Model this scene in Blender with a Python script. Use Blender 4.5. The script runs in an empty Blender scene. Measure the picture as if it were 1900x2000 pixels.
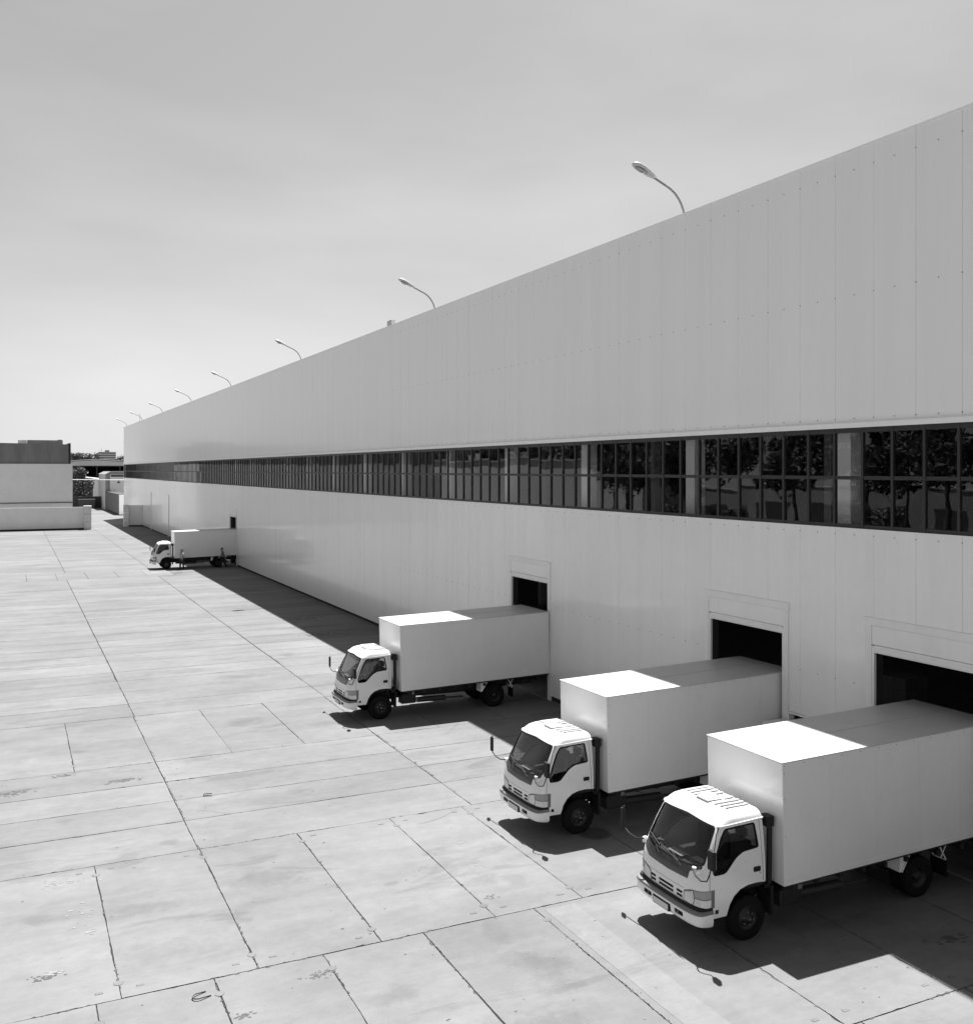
import bpy, bmesh, math, random
from mathutils import Vector, Matrix
R = math.radians
random.seed(7)
SC = bpy.context.scene
COL = SC.collection

# ------------------------------------------------------------------ mesh helpers
class MB:
    def __init__(s): s.v=[]; s.f=[]; s.m=[]; s.sm=[]
    def add(s, vs, fs, m=0, smooth=False):
        o=len(s.v); s.v+= [tuple(v) for v in vs]
        for f in fs:
            s.f.append(tuple(i+o for i in f)); s.m.append(m); s.sm.append(smooth)
    def box(s,x0,x1,y0,y1,z0,z1,m=0):
        if x0>x1:x0,x1=x1,x0
        if y0>y1:y0,y1=y1,y0
        if z0>z1:z0,z1=z1,z0
        s.add([(x0,y0,z0),(x1,y0,z0),(x1,y1,z0),(x0,y1,z0),(x0,y0,z1),(x1,y0,z1),(x1,y1,z1),(x0,y1,z1)],
              [(0,3,2,1),(4,5,6,7),(0,1,5,4),(1,2,6,5),(2,3,7,6),(3,0,4,7)],m)
    def bbox(s,x0,x1,y0,y1,z0,z1,b=.01,m=0):
        bm=bmesh.new(); bmesh.ops.create_cube(bm,size=1)
        for v in bm.verts: v.co=Vector(((x0+x1)/2+v.co.x*(x1-x0),(y0+y1)/2+v.co.y*(y1-y0),(z0+z1)/2+v.co.z*(z1-z0)))
        bmesh.ops.bevel(bm,geom=bm.edges[:],offset=b,segments=2,affect='EDGES',profile=.5)
        s.frombm(bm,m); bm.free()
    def frombm(s,bm,m=0,smooth=False):
        bm.verts.ensure_lookup_table(); bm.verts.index_update()
        s.add([v.co[:] for v in bm.verts],[[v.index for v in f.verts] for f in bm.faces],m,smooth)
    def tube(s,pts,r,n=8,m=0,cap=True):
        pts=[Vector(p) for p in pts]; rs=r if isinstance(r,(list,tuple)) else [r]*len(pts)
        vs=[];fs=[]; up=None
        for i,p in enumerate(pts):
            d=(pts[min(i+1,len(pts)-1)]-pts[max(i-1,0)]).normalized()
            if up is None: up=Vector((0,0,1)) if abs(d.z)<.9 else Vector((1,0,0))
            a=d.cross(up).normalized(); b=d.cross(a).normalized(); up=-b if False else a.cross(d)
            for k in range(n):
                t=2*math.pi*k/n; vs.append(p+a*math.cos(t)*rs[i]+b*math.sin(t)*rs[i])
        for i in range(len(pts)-1):
            for k in range(n):
                fs.append((i*n+k,i*n+(k+1)%n,(i+1)*n+(k+1)%n,(i+1)*n+k))
        s.add(vs,fs,m,True)
        if cap:
            s.add([vs[k] for k in range(n)],[tuple(range(n))],m); s.add([vs[-n+k] for k in range(n)],[tuple(range(n-1,-1,-1))],m)
    def cyl(s,p0,p1,r,n=16,m=0): s.tube([p0,p1],r,n,m)
    def lathe(s,prof,c,axis='y',n=32,m=0,smooth=True):
        vs=[];fs=[]
        for (a,r) in prof:
            for k in range(n):
                t=2*math.pi*k/n; u,w=r*math.cos(t),r*math.sin(t)
                if axis=='y': vs.append((c[0]+u,c[1]+a,c[2]+w))
                elif axis=='z': vs.append((c[0]+u,c[1]+w,c[2]+a))
                else: vs.append((c[0]+a,c[1]+u,c[2]+w))
        for i in range(len(prof)-1):
            for k in range(n): fs.append((i*n+k,(i+1)*n+k,(i+1)*n+(k+1)%n,i*n+(k+1)%n))
        s.add(vs,fs,m,smooth)
    def prism(s,poly,axis,a,b,m=0):
        def P(u,w,t): return {'y':(u,t,w),'x':(t,u,w),'z':(u,w,t)}[axis]
        n=len(poly)
        vs=[P(u,w,a) for u,w in poly]+[P(u,w,b) for u,w in poly]
        fs=[tuple(range(n)),tuple(range(2*n-1,n-1,-1))]+[(i,i+n,(i+1)%n+n,(i+1)%n) for i in range(n)]
        s.add(vs,fs,m)
    def mesh(s,name,fixn=False):
        me=bpy.data.meshes.new(name); me.from_pydata(s.v,[],s.f)
        me.polygons.foreach_set('material_index',s.m); me.polygons.foreach_set('use_smooth',s.sm)
        if fixn:
            bm=bmesh.new(); bm.from_mesh(me); bmesh.ops.recalc_face_normals(bm,faces=bm.faces[:]); bm.to_mesh(me); bm.free()
        me.update(); return me
    def build(s,name,mats,parent=None,fixn=True,**kw):
        me=s.mesh(name,fixn)
        return link(name,me,mats,parent,**kw)
def link(name,me,mats=None,parent=None,label=None,cat=None,group=None,kind=None):
    if mats is not None:
        if len(me.materials): me.materials.clear()
        for m in (mats if isinstance(mats,(list,tuple)) else [mats]): me.materials.append(m)
    o=bpy.data.objects.new(name,me); COL.objects.link(o)
    if parent: o.parent=parent
    return tag(o,label,cat,group,kind)
def tag(o,label=None,cat=None,group=None,kind=None):
    if label: o['label']=label
    if cat: o['category']=cat
    if group: o['group']=group
    if kind: o['kind']=kind
    return o
def empty(name,loc=(0,0,0),label=None,cat=None,group=None):
    o=bpy.data.objects.new(name,None); o.empty_display_size=.3; COL.objects.link(o); o.location=loc
    return tag(o,label,cat,group)
def copy_tree(o,parent=None):
    c=o.copy(); COL.objects.link(c)
    if parent: c.parent=parent
    for ch in list(o.children): copy_tree(ch,c)
    return c
def evalmesh(me,mods):
    """run modifiers on a mesh, return the new mesh"""
    o=bpy.data.objects.new('tmp',me); COL.objects.link(o); tmp=[o]
    for kind,kw in mods:
        md=o.modifiers.new(kind,kind)
        for k,v in kw.items():
            if k=='object':
                t=bpy.data.objects.new('tmpb',v); COL.objects.link(t); tmp.append(t); md.object=t
            else: setattr(md,k,v)
    bpy.context.view_layer.update()
    dg=bpy.context.evaluated_depsgraph_get()
    r=bpy.data.meshes.new_from_object(o.evaluated_get(dg))
    for t in tmp: bpy.data.objects.remove(t)
    return r
def boolean(me,other,op='DIFFERENCE'):
    return evalmesh(me,[('BOOLEAN',dict(operation=op,solver='EXACT',object=other))])
def smooth(me,ang=35):
    me.polygons.foreach_set('use_smooth',[True]*len(me.polygons)); me.set_sharp_from_angle(angle=R(ang)); return me

# ------------------------------------------------------------------ materials (all neutral greys: the photograph is black and white)
def nodes(m): return m.node_tree.nodes, m.node_tree.links
def mat(name,v,rough=.5,coat=0,metal=0,noise=0,nscale=3,stretch=(1,1,1),bump=0,bscale=20,bstretch=(1,1,1),spec=.5,dirt=0):
    m=bpy.data.materials.new(name); m.use_nodes=True; N,L=nodes(m); b=N['Principled BSDF']
    b.inputs['Base Color'].default_value=(v,v,v,1); b.inputs['Roughness'].default_value=rough
    b.inputs['Metallic'].default_value=metal; b.inputs['Coat Weight'].default_value=coat; b.inputs['Coat Roughness'].default_value=.06
    b.inputs['Specular IOR Level'].default_value=spec
    tc=N.new('ShaderNodeTexCoord')
    def nz(scale,st,detail=5,rg=.6):
        mp=N.new('ShaderNodeMapping'); mp.inputs['Scale'].default_value=st; L.new(tc.outputs['Object'],mp.inputs['Vector'])
        n=N.new('ShaderNodeTexNoise'); n.inputs['Scale'].default_value=scale; n.inputs['Detail'].default_value=detail; n.inputs['Roughness'].default_value=rg
        L.new(mp.outputs[0],n.inputs['Vector']); return n.outputs['Fac']
    def rng(x,a,b2,c,d):
        r=N.new('ShaderNodeMapRange'); r.inputs[1].default_value=a; r.inputs[2].default_value=b2; r.inputs[3].default_value=c; r.inputs[4].default_value=d
        L.new(x,r.inputs[0]); return r.outputs[0]
    def mul(x,y):
        q=N.new('ShaderNodeMath'); q.operation='MULTIPLY'
        for i,t in enumerate((x,y)):
            if isinstance(t,(int,float)): q.inputs[i].default_value=t
            else: L.new(t,q.inputs[i])
        return q.outputs[0]
    if noise:
        f=rng(nz(nscale,stretch),.25,.75,1-noise,1+noise)
        f=mul(f,rng(nz(nscale*7,stretch),.25,.75,1-noise*.4,1+noise*.4))
        if dirt: f=mul(f,rng(nz(nscale*1.7,(1,1,1),7,.7),.52,.75,1,1-dirt))
        o=mul(f,v); L.new(o,b.inputs['Base Color'])
    if bump:
        bp=N.new('ShaderNodeBump'); bp.inputs['Strength'].default_value=1; bp.inputs['Distance'].default_value=bump
        L.new(nz(bscale,bstretch,3),bp.inputs['Height']); L.new(bp.outputs[0],b.inputs['Normal'])
    return m
STAINS=((2.75,29.75,.55,.16),(4.25,29.7,.38,.12),(5.8,28.75,.95,.22),(6.6,38.75,1.9,.35),(8.8,42.45,1.0,.3),(6.2,26.45,1.7,.3),(1.7,61.6,2.2,.5),(3.35,24.3,.2,.16),(1.2,26.9,.25,.12),
    (.46,21.2,.2,.2),(1.0,21.15,.3,.16),(9.8,18.85,.22,.25),(7.28,19.79,.12,.1),(8.2,20.3,.1,.07),(8.6,15.2,.3,.55),(8.3,16.8,.22,.35),(5.8,15.6,.35,.25),(11.8,46.5,.3,.5),(16.2,58.5,1.2,.5),(1.9,33.3,.2,.2),
    (15.6,13.1,.5,.2),(16.4,12.6,.25,.12),(16.2,26.5,.8,.25),(15.8,51,1.2,.4),(2.2,20.8,.6,.25),(13.6,14.6,.6,.35),(.1,30.0,.7,.12),(1.0,48.5,1.6,.3),(7.2,51.5,1.8,.3),(5.2,66,2.4,.5),(9.5,73,2.0,.5),(2,79,2,.6),(16,72,1.2,.6),(8.2,15.7,.35,.3),(9.2,19.1,.3,.2),(12.6,14.3,.8,.45),(14.0,20.2,.5,.3),(7.4,13.6,.8,.5),(2.4,18.9,.7,.35),(5.0,21.2,.6,.4),(-.2,25.0,.6,.5),(9.8,33.2,.7,.4),(7.4,34.8,.5,.5),(2.9,36.0,.6,.3),(13.8,24.5,.7,.5),(11.5,28.4,.6,.4),(6.9,44.7,1.4,.4))
def concrete(name,v=.2,use_tone=True,stain=1.0):
    m=bpy.data.materials.new(name); m.use_nodes=True; N,L=nodes(m); b=N['Principled BSDF']
    b.inputs['Roughness'].default_value=.9; b.inputs['Specular IOR Level'].default_value=.25
    g=N.new('ShaderNodeNewGeometry')
    def nz(scale,st=(1,1,1),detail=6,rg=.6,off=(0,0,0),dist=0):
        mp=N.new('ShaderNodeMapping'); mp.inputs['Scale'].default_value=st; mp.inputs['Location'].default_value=off
        L.new(g.outputs['Position'],mp.inputs['Vector'])
        n=N.new('ShaderNodeTexNoise'); n.inputs['Scale'].default_value=scale; n.inputs['Detail'].default_value=detail
        n.inputs['Roughness'].default_value=rg; n.inputs['Distortion'].default_value=dist
        L.new(mp.outputs[0],n.inputs['Vector']); return n.outputs['Fac']
    def rng(x,a,b2,c,d):
        r=N.new('ShaderNodeMapRange'); r.inputs[1].default_value=a; r.inputs[2].default_value=b2; r.inputs[3].default_value=c; r.inputs[4].default_value=d
        L.new(x,r.inputs[0]); return r.outputs[0]
    def mul(x,y):
        q=N.new('ShaderNodeMath'); q.operation='MULTIPLY'
        for i,t in enumerate((x,y)):
            if isinstance(t,(int,float)): q.inputs[i].default_value=t
            else: L.new(t,q.inputs[i])
        return q.outputs[0]
    f=rng(nz(.33,detail=7),.3,.7,.90,1.08)
    f=mul(f,rng(nz(5,(.6,1,1),6,.75,(2,2,0)),.3,.7,.94,1.06))
    f=mul(f,rng(nz(.55,(.35,1.5,1),7,.65,(3,9,0),.6),.3,.7,.89,1.10))
    f=mul(f,rng(nz(2.2,(1,1,1),8,.7),.3,.7,.93,1.07))
    f=mul(f,rng(nz(.16,(1,1.3,1),8,.6,(70,3,0),.5),.3,.7,.87,1.11))
    f=mul(f,rng(nz(3.2,(.8,1.2,1),10,.8,(17,23,0),.6),.60,.72,1,.80))
    f=mul(f,rng(nz(60,(1,1,1),3,.7),.25,.75,.90,1.10))
    f=mul(f,rng(nz(.42,(.45,1.3,1),9,.62,(11,4,0),.9),.60,.65,1,1-.16*stain))       # broad damp stains
    f=mul(f,rng(nz(1.5,(.7,1.2,1),9,.75,(31,2,0),.4),.655,.74,1,1-.38*stain))          # small oily marks
    f=mul(f,rng(nz(1.1,(.8,1.0,1),9,.75,(7,55,0),.3),.64,.72,1,1+.16*stain))         # bleached scuffs
    f=mul(f,rng(nz(14,(1,1,1),4,.6,(5,5,0)),.69,.74,1,.6))                          # specks and chips
    if use_tone:
        # damp and oily stains, soft edged, each with its own place and size
        wn=N.new('ShaderNodeTexNoise'); wn.inputs['Scale'].default_value=1.8; wn.inputs['Detail'].default_value=7; wn.inputs['Roughness'].default_value=.72; L.new(g.outputs['Position'],wn.inputs['Vector'])
        w1=N.new('ShaderNodeVectorMath'); w1.operation='SUBTRACT'; L.new(wn.outputs['Color'],w1.inputs[0]); w1.inputs[1].default_value=(.5,.5,.5)
        for k,(sx,sy,rx,ry) in enumerate(STAINS):
            v1=N.new('ShaderNodeVectorMath'); v1.operation='SUBTRACT'; L.new(g.outputs['Position'],v1.inputs[0]); v1.inputs[1].default_value=(sx,sy,0)
            v2=N.new('ShaderNodeVectorMath'); v2.operation='MULTIPLY'; L.new(v1.outputs[0],v2.inputs[0]); v2.inputs[1].default_value=(1/(rx*1.35),1/(ry*1.35),0)
            v3=N.new('ShaderNodeVectorMath'); v3.operation='MULTIPLY_ADD'; L.new(w1.outputs[0],v3.inputs[0]); v3.inputs[1].default_value=(3.2,3.2,0); L.new(v2.outputs[0],v3.inputs[2])
            v4=N.new('ShaderNodeVectorMath'); v4.operation='LENGTH'; L.new(v3.outputs[0],v4.inputs[0])
            f=mul(f,rng(v4.outputs['Value'],.45,1.15,1-(.10+.09*((k*7)%5)/4),1))
        a=N.new('ShaderNodeAttribute'); a.attribute_name='tone'; f=mul(f,a.outputs['Fac'])
    L.new(mul(f,v),b.inputs['Base Color'])
    bp=N.new('ShaderNodeBump'); bp.inputs['Distance'].default_value=.004; L.new(nz(25,detail=6),bp.inputs['Height']); L.new(bp.outputs[0],b.inputs['Normal'])
    return m
def glassmat(name,tint=.5,ior=1.5,rough=0,wave=0):
    m=bpy.data.materials.new(name); m.use_nodes=True; N,L=nodes(m); N.remove(N['Principled BSDF'])
    t=N.new('ShaderNodeBsdfTransparent'); t.inputs[0].default_value=(tint,tint,tint,1)
    g=N.new('ShaderNodeBsdfGlossy'); g.inputs['Roughness'].default_value=rough; g.inputs['Color'].default_value=(1,1,1,1)
    fr=N.new('ShaderNodeFresnel')
    # same reflectance from both faces of a thin pane
    ge=N.new('ShaderNodeNewGeometry'); mi=N.new('ShaderNodeMapRange'); mi.inputs[3].default_value=ior; mi.inputs[4].default_value=1/ior
    L.new(ge.outputs['Backfacing'],mi.inputs[0]); L.new(mi.outputs[0],fr.inputs[0])
    mx=N.new('ShaderNodeMixShader'); L.new(fr.outputs[0],mx.inputs[0]); L.new(t.outputs[0],mx.inputs[1]); L.new(g.outputs[0],mx.inputs[2])
    if wave:
        tc=N.new('ShaderNodeTexCoord'); n=N.new('ShaderNodeTexNoise'); n.inputs['Scale'].default_value=1.3; n.inputs['Detail'].default_value=1
        L.new(tc.outputs['Object'],n.inputs['Vector']); bp=N.new('ShaderNodeBump'); bp.inputs['Distance'].default_value=wave
        L.new(n.outputs['Fac'],bp.inputs['Height']); L.new(bp.outputs[0],g.inputs['Normal'])
    L.new(mx.outputs[0],N['Material Output'].inputs[0]); return m

M={}
M['slab']=concrete('yard_concrete',.152)
M['road']=concrete('road_concrete',.14,False)
M['dirt']=mat('joint_dirt',.018,.95,noise=.5,nscale=5)
M['earth']=mat('earth',.15,.95,noise=.35,nscale=.05)
M['clad']=mat('wall_cladding',.88,.30,noise=.03,nscale=.7,stretch=(1,1.5,.10),bump=.0022,bscale=.9,bstretch=(1,1.6,.5),spec=.5,coat=.2,dirt=.0)
M['clad_low']=mat('wall_cladding_low',.90,.26,noise=.04,nscale=.8,stretch=(1,1.6,.12),bump=.0026,bscale=.9,bstretch=(1,1.6,.5),spec=.5,coat=.3,dirt=.05)
M['trimw']=mat('white_trim',.88,.35,noise=.04)
M['frame']=mat('dark_frame',.022,.45,noise=.1)
M['plinth']=mat('plinth',.03,.85,noise=.25,nscale=2)
M['glass']=glassmat('window_glass',.75,1.6,0.0,.0016)
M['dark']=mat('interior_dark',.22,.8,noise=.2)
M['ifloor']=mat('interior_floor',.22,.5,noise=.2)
M['column']=mat('column_paint',.88,.6)
M['roofm']=mat('roof_sheet',.35,.6,noise=.1)
M['screw']=mat('screw',.06,.5)
M['paint']=mat('cab_paint',.79,.32,coat=.6,noise=.015,nscale=2,dirt=.05)
M['boxw']=mat('box_panel',.79,.28,coat=.5,noise=.03,nscale=1.2,stretch=(1,1,.4),bump=.0012,bscale=2.2,bstretch=(1,1,.35),dirt=.06)
M['boxroof']=mat('box_roof',.45,.40,noise=.05,nscale=1.2,dirt=.12)
M['black']=mat('black_plastic',.014,.6,noise=.1,spec=.25)
M['trimb']=mat('cowl_black',.03,.3,coat=.3)
M['bumpg']=mat('bumper_top_grey',.16,.5)
M['rubber']=mat('rubber',.008,.85,spec=.2,noise=.3,nscale=12)
M['rim']=mat('black_rim',.012,.5,noise=.2)
M['nut']=mat('steel_nut',.45,.35,metal=.8)
M['chass']=mat('chassis_black',.012,.6,noise=.4,nscale=6)
M['tank']=mat('tank_grey',.035,.5,noise=.2)
M['cglass']=glassmat('cab_glass',.66,1.43,0.0)
M['lamp']=mat('lamp_reflector',.55,.15,metal=.6)
M['bowl2']=mat('lamp_bowl_grey',.34,.2,coat=.5)
M['lampd']=mat('lamp_grey',.14,.3,metal=.3)
M['ribshade']=mat('roof_shade_line',.14,.7)  # grey for the shade lines painted beside roof ribs and hatch
M['lampe']=mat('lamp_smoked',.3,.25,coat=.5)
M['lens']=glassmat('lamp_lens',.9,1.5)
M['seatm']=mat('seat_fabric',.09,.9)
M['dash']=mat('dash_grey',.16,.7)
M['paper']=mat('paper',.75,.8)
M['plate']=mat('number_plate',.6,.4)
M['steel']=mat('galvanised',.22,.45,metal=.3,noise=.1)
M['lhead']=mat('lamp_housing',.5,.4)
M['bowl']=glassmat('lamp_bowl',.75,1.5,.05)
M['bwall']=mat('render_wall',.74,.75,noise=.05,nscale=.4,dirt=.06)
M['lwall']=mat('low_wall_paint',.82,.6,noise=.05,nscale=.5,stretch=(1,1,.3),dirt=.08)
M['dkmetal']=mat('weathered_sheet',.19,.7,noise=.22,nscale=.5,stretch=(1.4,1,.2))
M['edge']=mat('edge_dark',.03,.8)
M['white']=mat('white_wall',.62,.7,noise=.05)
M['groof']=mat('dull_roof',.2,.7)
M['sidew']=mat('shade_and_carton_grey',.28,.8)  # shade of the annex side put into the colour; cartons share it
M['hroof']=mat('hangar_fascia',.5,.7,noise=.1,nscale=.5)
M['corr']=mat('corrugated',.16,.55,noise=.1,nscale=.8)
M['pier']=mat('pier_blocks',.68,.75,noise=.12,nscale=1.5)
M['apt']=mat('apartment_wall',.32,.8,noise=.1)
M['aptw']=mat('apartment_window',.06,.3)
M['crane']=mat('crane_steel',.42,.6)
M['fence']=mat('dark_hoarding',.06,.8,noise=.3)
M['gate']=mat('gate_steel',.07,.6,noise=.3)
M['far']=mat('opposite_hall_wall',.5,.8,noise=.05)
M['far2']=mat('far_shed_wall',.34,.8,noise=.25,nscale=.15)
M['mark']=mat('pocket_recess',.07,.9)
M['patch']=concrete('patch_concrete',.140,False)
M['patchl']=concrete('pale_patch',.168,False)
M['iron']=mat('cast_iron',.07,.6,noise=.3)
M['skin2']=mat('seam_grey',.68,.5)
M['skin']=mat('skin',.22,.6); M['hair']=mat('hair',.012,.6); M['trous']=mat('trousers',.018,.85); M['shirt']=mat('shirt_grey',.16,.85); M['shirtl']=mat('shirt_pale',.4,.85); M['shoe']=mat('shoes',.02,.6)
def leafmat(name,v):
    m=bpy.data.materials.new(name); m.use_nodes=True; N,L=nodes(m); b=N['Principled BSDF']
    b.inputs['Roughness'].default_value=.6
    oi=N.new('ShaderNodeTexCoord'); n=N.new('ShaderNodeTexNoise'); n.inputs['Scale'].default_value=1.2; L.new(oi.outputs['Object'],n.inputs['Vector'])
    r=N.new('ShaderNodeMapRange'); r.inputs[1].default_value=.3; r.inputs[2].default_value=.7; r.inputs[3].default_value=v*.5; r.inputs[4].default_value=v*1.6
    L.new(n.outputs['Fac'],r.inputs[0]); L.new(r.outputs[0],b.inputs['Base Color'])
    return m
M['leaf']=leafmat('foliage',.055); M['leafp']=leafmat('haze_pale_foliage',.15); M['bark']=mat('bark',.09,.9,noise=.3)  # paler leaves: distance haze put into the leaf colour

# ------------------------------------------------------------------ ground
g=MB(); g.add([(-3000,-600,-.03),(3000,-600,-.03),(3000,5000,-.03),(-3000,5000,-.03)],[(0,1,2,3)])
g.build('ground',M['earth'],kind='structure')
g=MB(); g.add([(-46,-30,-.012),(18.5,-30,-.012),(18.5,250,-.012),(-46,250,-.012)],[(0,1,2,3)])
g.build('joint_bed',M['dirt'],kind='structure')
g=MB(); g.add([(18.5,192,-.008),(60,192,-.008),(60,250,-.008),(18.5,250,-.008)],[(0,1,2,3)]); g.build('side_road',M['road'],kind='structure')

rows=[]
LX=[-45.5,-38,-31,-24,-17,-10,-3.1]
NX=[-3.1,-.7,1.25,3.15,5.1,7.05,9.45,11.92,14.4,16.83,18.5]
for a,b in ((-30,-24),(-24,-18),(-18,-12),(-12,-6),(-6,0.),(0.,5.7),(5.7,11.6)):
    rows.append((a,b,LX[:-1]+[x+random.uniform(-.3,.3)*(0<i<10) for i,x in enumerate(NX)]))
rows.append((11.6,17.45,LX[:-1]+NX))
rows.append((17.45,23.55,LX[:-1]+[-3.1,-.7,1.65,3.93,6.22,8.6,10.6,13.0,15.5,18.5]))
for a,b in ((23.55,25.6),(25.6,27.3),(27.3,29.05),(29.05,31.15)): rows.append((a,b,LX+[3.9,10.9,18.5]))
rows.append((31.15,37.25,LX[:-1]+[-3.1,-.7,1.65,3.9,6.2,8.5,10.92,13.2,15.8,18.5]))
ys=[37.25,39.3,41.5,43.7,45.7,48.0,50.15,52.35,54.3,56.4,58.3,60.3,62.5]
while ys[-1]<84: ys.append(ys[-1]+random.uniform(1.9,2.3))
ys[-1]=85.9
for a,b in zip(ys,ys[1:]): rows.append((a,b,LX+[3.95,10.97,18.5]))
rows.append((85.9,91.7,LX[:-1]+[-3.1,-1.1,1.05,3.3,5.6,7.95,10.2,12.4,14.6,18.5]))
y=91.7
while y<156:
    n=y+random.uniform(1.9,2.3); rows.append((y,n,LX+[4.1,11.05,18.5])); y=n
while y<248:
    n=y+3.1; rows.append((y,min(n,249),LX+[4.1,11.05,18.5])); y=n
sv=[];sf=[];tone=[]
random.seed(11)
from mathutils import noise as NZ
def edge(p,q,step,jit):
    if jit and step<.3:
        n=max(1,int((Vector(q)-Vector(p)).length/step)); out=[]
        dx,dy=q[0]-p[0],q[1]-p[1]; l=math.hypot(dx,dy); nx,ny=-dy/l,dx/l
        sd=random.uniform(0,99)
        for i in range(n):
            t=i/n; x,y=p[0]+dx*t,p[1]+dy*t; d=t*l
            j=NZ.noise(Vector((d*.9,sd,0)))*.016+NZ.noise(Vector((d*6,sd,3)))*.010+random.uniform(-.0015,.0015)
            c=NZ.noise(Vector((d*2.2,sd,9))); j+=max(0,c-.36)*.10*(.6+NZ.noise(Vector((d*25,sd,2))))
            j=max(j,-.0035); j=0 if i==0 else j
            out.append((x+nx*j,y+ny*j))
        return out
    n=max(1,int((Vector(q)-Vector(p)).length/step)); out=[]
    dx,dy=q[0]-p[0],q[1]-p[1]; l=math.hypot(dx,dy); nx,ny=-dy/l,dx/l   # inward normal for ccw
    for i in range(n):
        t=i/n; j=0 if i==0 else random.uniform(-jit,jit)
        if i and random.random()<.05: j=random.uniform(.012,.045)*(jit>0)
        out.append((p[0]+dx*t+nx*j,p[1]+dy*t+ny*j))
    return out
for ri,(a,b,xs) in enumerate(rows):
    near=b<45 and a>5
    gapy=.004+random.choice([.003,.006,.012])
    for x0,x1 in zip(xs,xs[1:]):
        g0=random.choice([.007,.010,.014,.018]) if near else .016
        g1=random.choice([.006,.009,.012]) if near else .014
        gx0=.012 if abs(x0-3.93)<.15 or abs(x0-10.95)<.1 else random.choice([.008,.012,.017])
        gx1=.010 if abs(x1-3.93)<.15 else random.choice([.006,.010])
        if x1<-3.2 or not near: gx0=gx1=.016; g0=g1=.016
        if not near and (abs(x0-3.95)<.2 or abs(x0-10.97)<.15): gx0=.03
        if a==25.6 and x0<3: g0=.02
        X0,X1,Y0,Y1=x0+gx0,x1-gx1,a+g0,b-g1
        if x1>=18.5: X1=18.5
        if x1<-3.2: st,j=50,0
        elif near: st,j=.07,.004
        elif b<92: st,j=.5,.008
        else: st,j=50,0
        cs=[(X0,Y0),(X1,Y0),(X1,Y1),(X0,Y1)]; pts=[]
        for i in range(4): pts+=edge(cs[i],cs[(i+1)%4],st,j)
        o=len(sv); dz=random.uniform(-.0015,.0015)
        sv+=[(p[0],p[1],dz) for p in pts]; sf.append(tuple(range(o,o+len(pts)))); tone.append(random.uniform(.90,1.06))
me=bpy.data.meshes.new('yard_slabs'); me.from_pydata(sv,[],sf)
at=me.attributes.new('tone','FLOAT','FACE'); at.data.foreach_set('value',tone)
yard=link('yard_pavement',me,M['slab'],kind='structure')

# mortar discs and lifting pockets in the slab corners, old patches
dk=MB(); pc=MB(); pl=MB()
def disc(b,x,y,r,z,n=20,jit=.12):
    b.add([(x+r*(1+random.uniform(-jit,jit))*math.cos(2*math.pi*k/n),y+r*(1+random.uniform(-jit,jit))*math.sin(2*math.pi*k/n),z) for k in range(n)],[tuple(range(n))])
def rag(b,x0,x1,y0,y1,z,s=.25,j=.05):
    pts=[];cs=[(x0,y0),(x1,y0),(x1,y1),(x0,y1)]
    for i in range(4):
        p,q=cs[i],cs[(i+1)%4]; n=max(2,int(math.hypot(q[0]-p[0],q[1]-p[1])/s))
        for k in range(n): t=k/n; pts.append((p[0]+(q[0]-p[0])*t+random.uniform(-j,j),p[1]+(q[1]-p[1])*t+random.uniform(-j,j),z))
    b.add(pts,[tuple(range(len(pts)))])
for x in (1.65,3.93,6.22,8.6,10.6):
    for y in (18.0,23.0):
        disc(dk,x,y,.084,.003); disc(pc,x,y,.078,.0055)
    for s in (-.33,.33):
        for y in (17.78,23.25):
            if random.random()<.8:
                dk.box(x+s-.065,x+s+.065,y-.03,y+.03,-.004,.0035); pc.box(x+s-.055,x+s+.063,y-.028,y+.018,-.003,.0055)
for x in (1.25,3.15,5.1,9.45,11.92,14.4):
    disc(dk,x,16.9 if x>3 else 16.8,.084,.003); disc(pc,x,16.9 if x>3 else 16.8,.078,.0055)
    for s in (-.33,.33):
        y=11.95
        if x>9: dk.box(x+s-.065,x+s+.065,y-.03,y+.03,-.004,.0035); pc.box(x+s-.055,x+s+.063,y-.028,y+.018,-.003,.0055)
for x in (1.65,6.2,8.5):
    disc(dk,x,31.75,.084,.003); disc(pc,x,31.75,.078,.0055)
rag(pc,12.0,13.4,13.9,14.7,.0037,.3,.05)
rag(pl,9.62,10.3,11.65,17.3,.0037,.9,.012)
dk.build('paving_recesses',M['mark'],kind='structure'); pc.build('paving_patches',M['patch'],kind='structure'); pl.build('pale_paving_strip',M['patchl'],kind='structure')
rag(pl,8.9,9.2,31.6,37.0,.0037,.4,.03)

# worn marks with a shape of their own: damp stains, oil, chipped edges, bleached scuffs, hairline cracks
random.seed(31)
def blob(b,x,y,rx,ry,z,rz=0,rough=.45,n=40):
    sd=random.uniform(0,99); pts=[]; z+=random.uniform(0,.0007)
    hf=.22 if rx>.25 else .7
    for k in range(n):
        t=2*math.pi*k/n; q=1+rough*1.3*NZ.noise(Vector((math.cos(t)*1.1,math.sin(t)*1.1,sd)))+rough*hf*NZ.noise(Vector((math.cos(t)*5,math.sin(t)*5,sd)))
        u,w=rx*q*math.cos(t),ry*q*math.sin(t); pts.append((x+u*math.cos(rz)-w*math.sin(rz),y+u*math.sin(rz)+w*math.cos(rz),z))
    b.add(pts,[tuple(range(n))])
def cluster(b,x,y,rx,ry,n,s0,s1,z,st=1.8):
    for _ in range(n):
        r=random.uniform(s0,s1); blob(b,x+random.gauss(0,.5)*rx,y+random.gauss(0,.5)*ry,r*st,r,z,random.uniform(-.15,.15),.8,12)
oil=MB(); chip=MB(); pale=MB()
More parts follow.
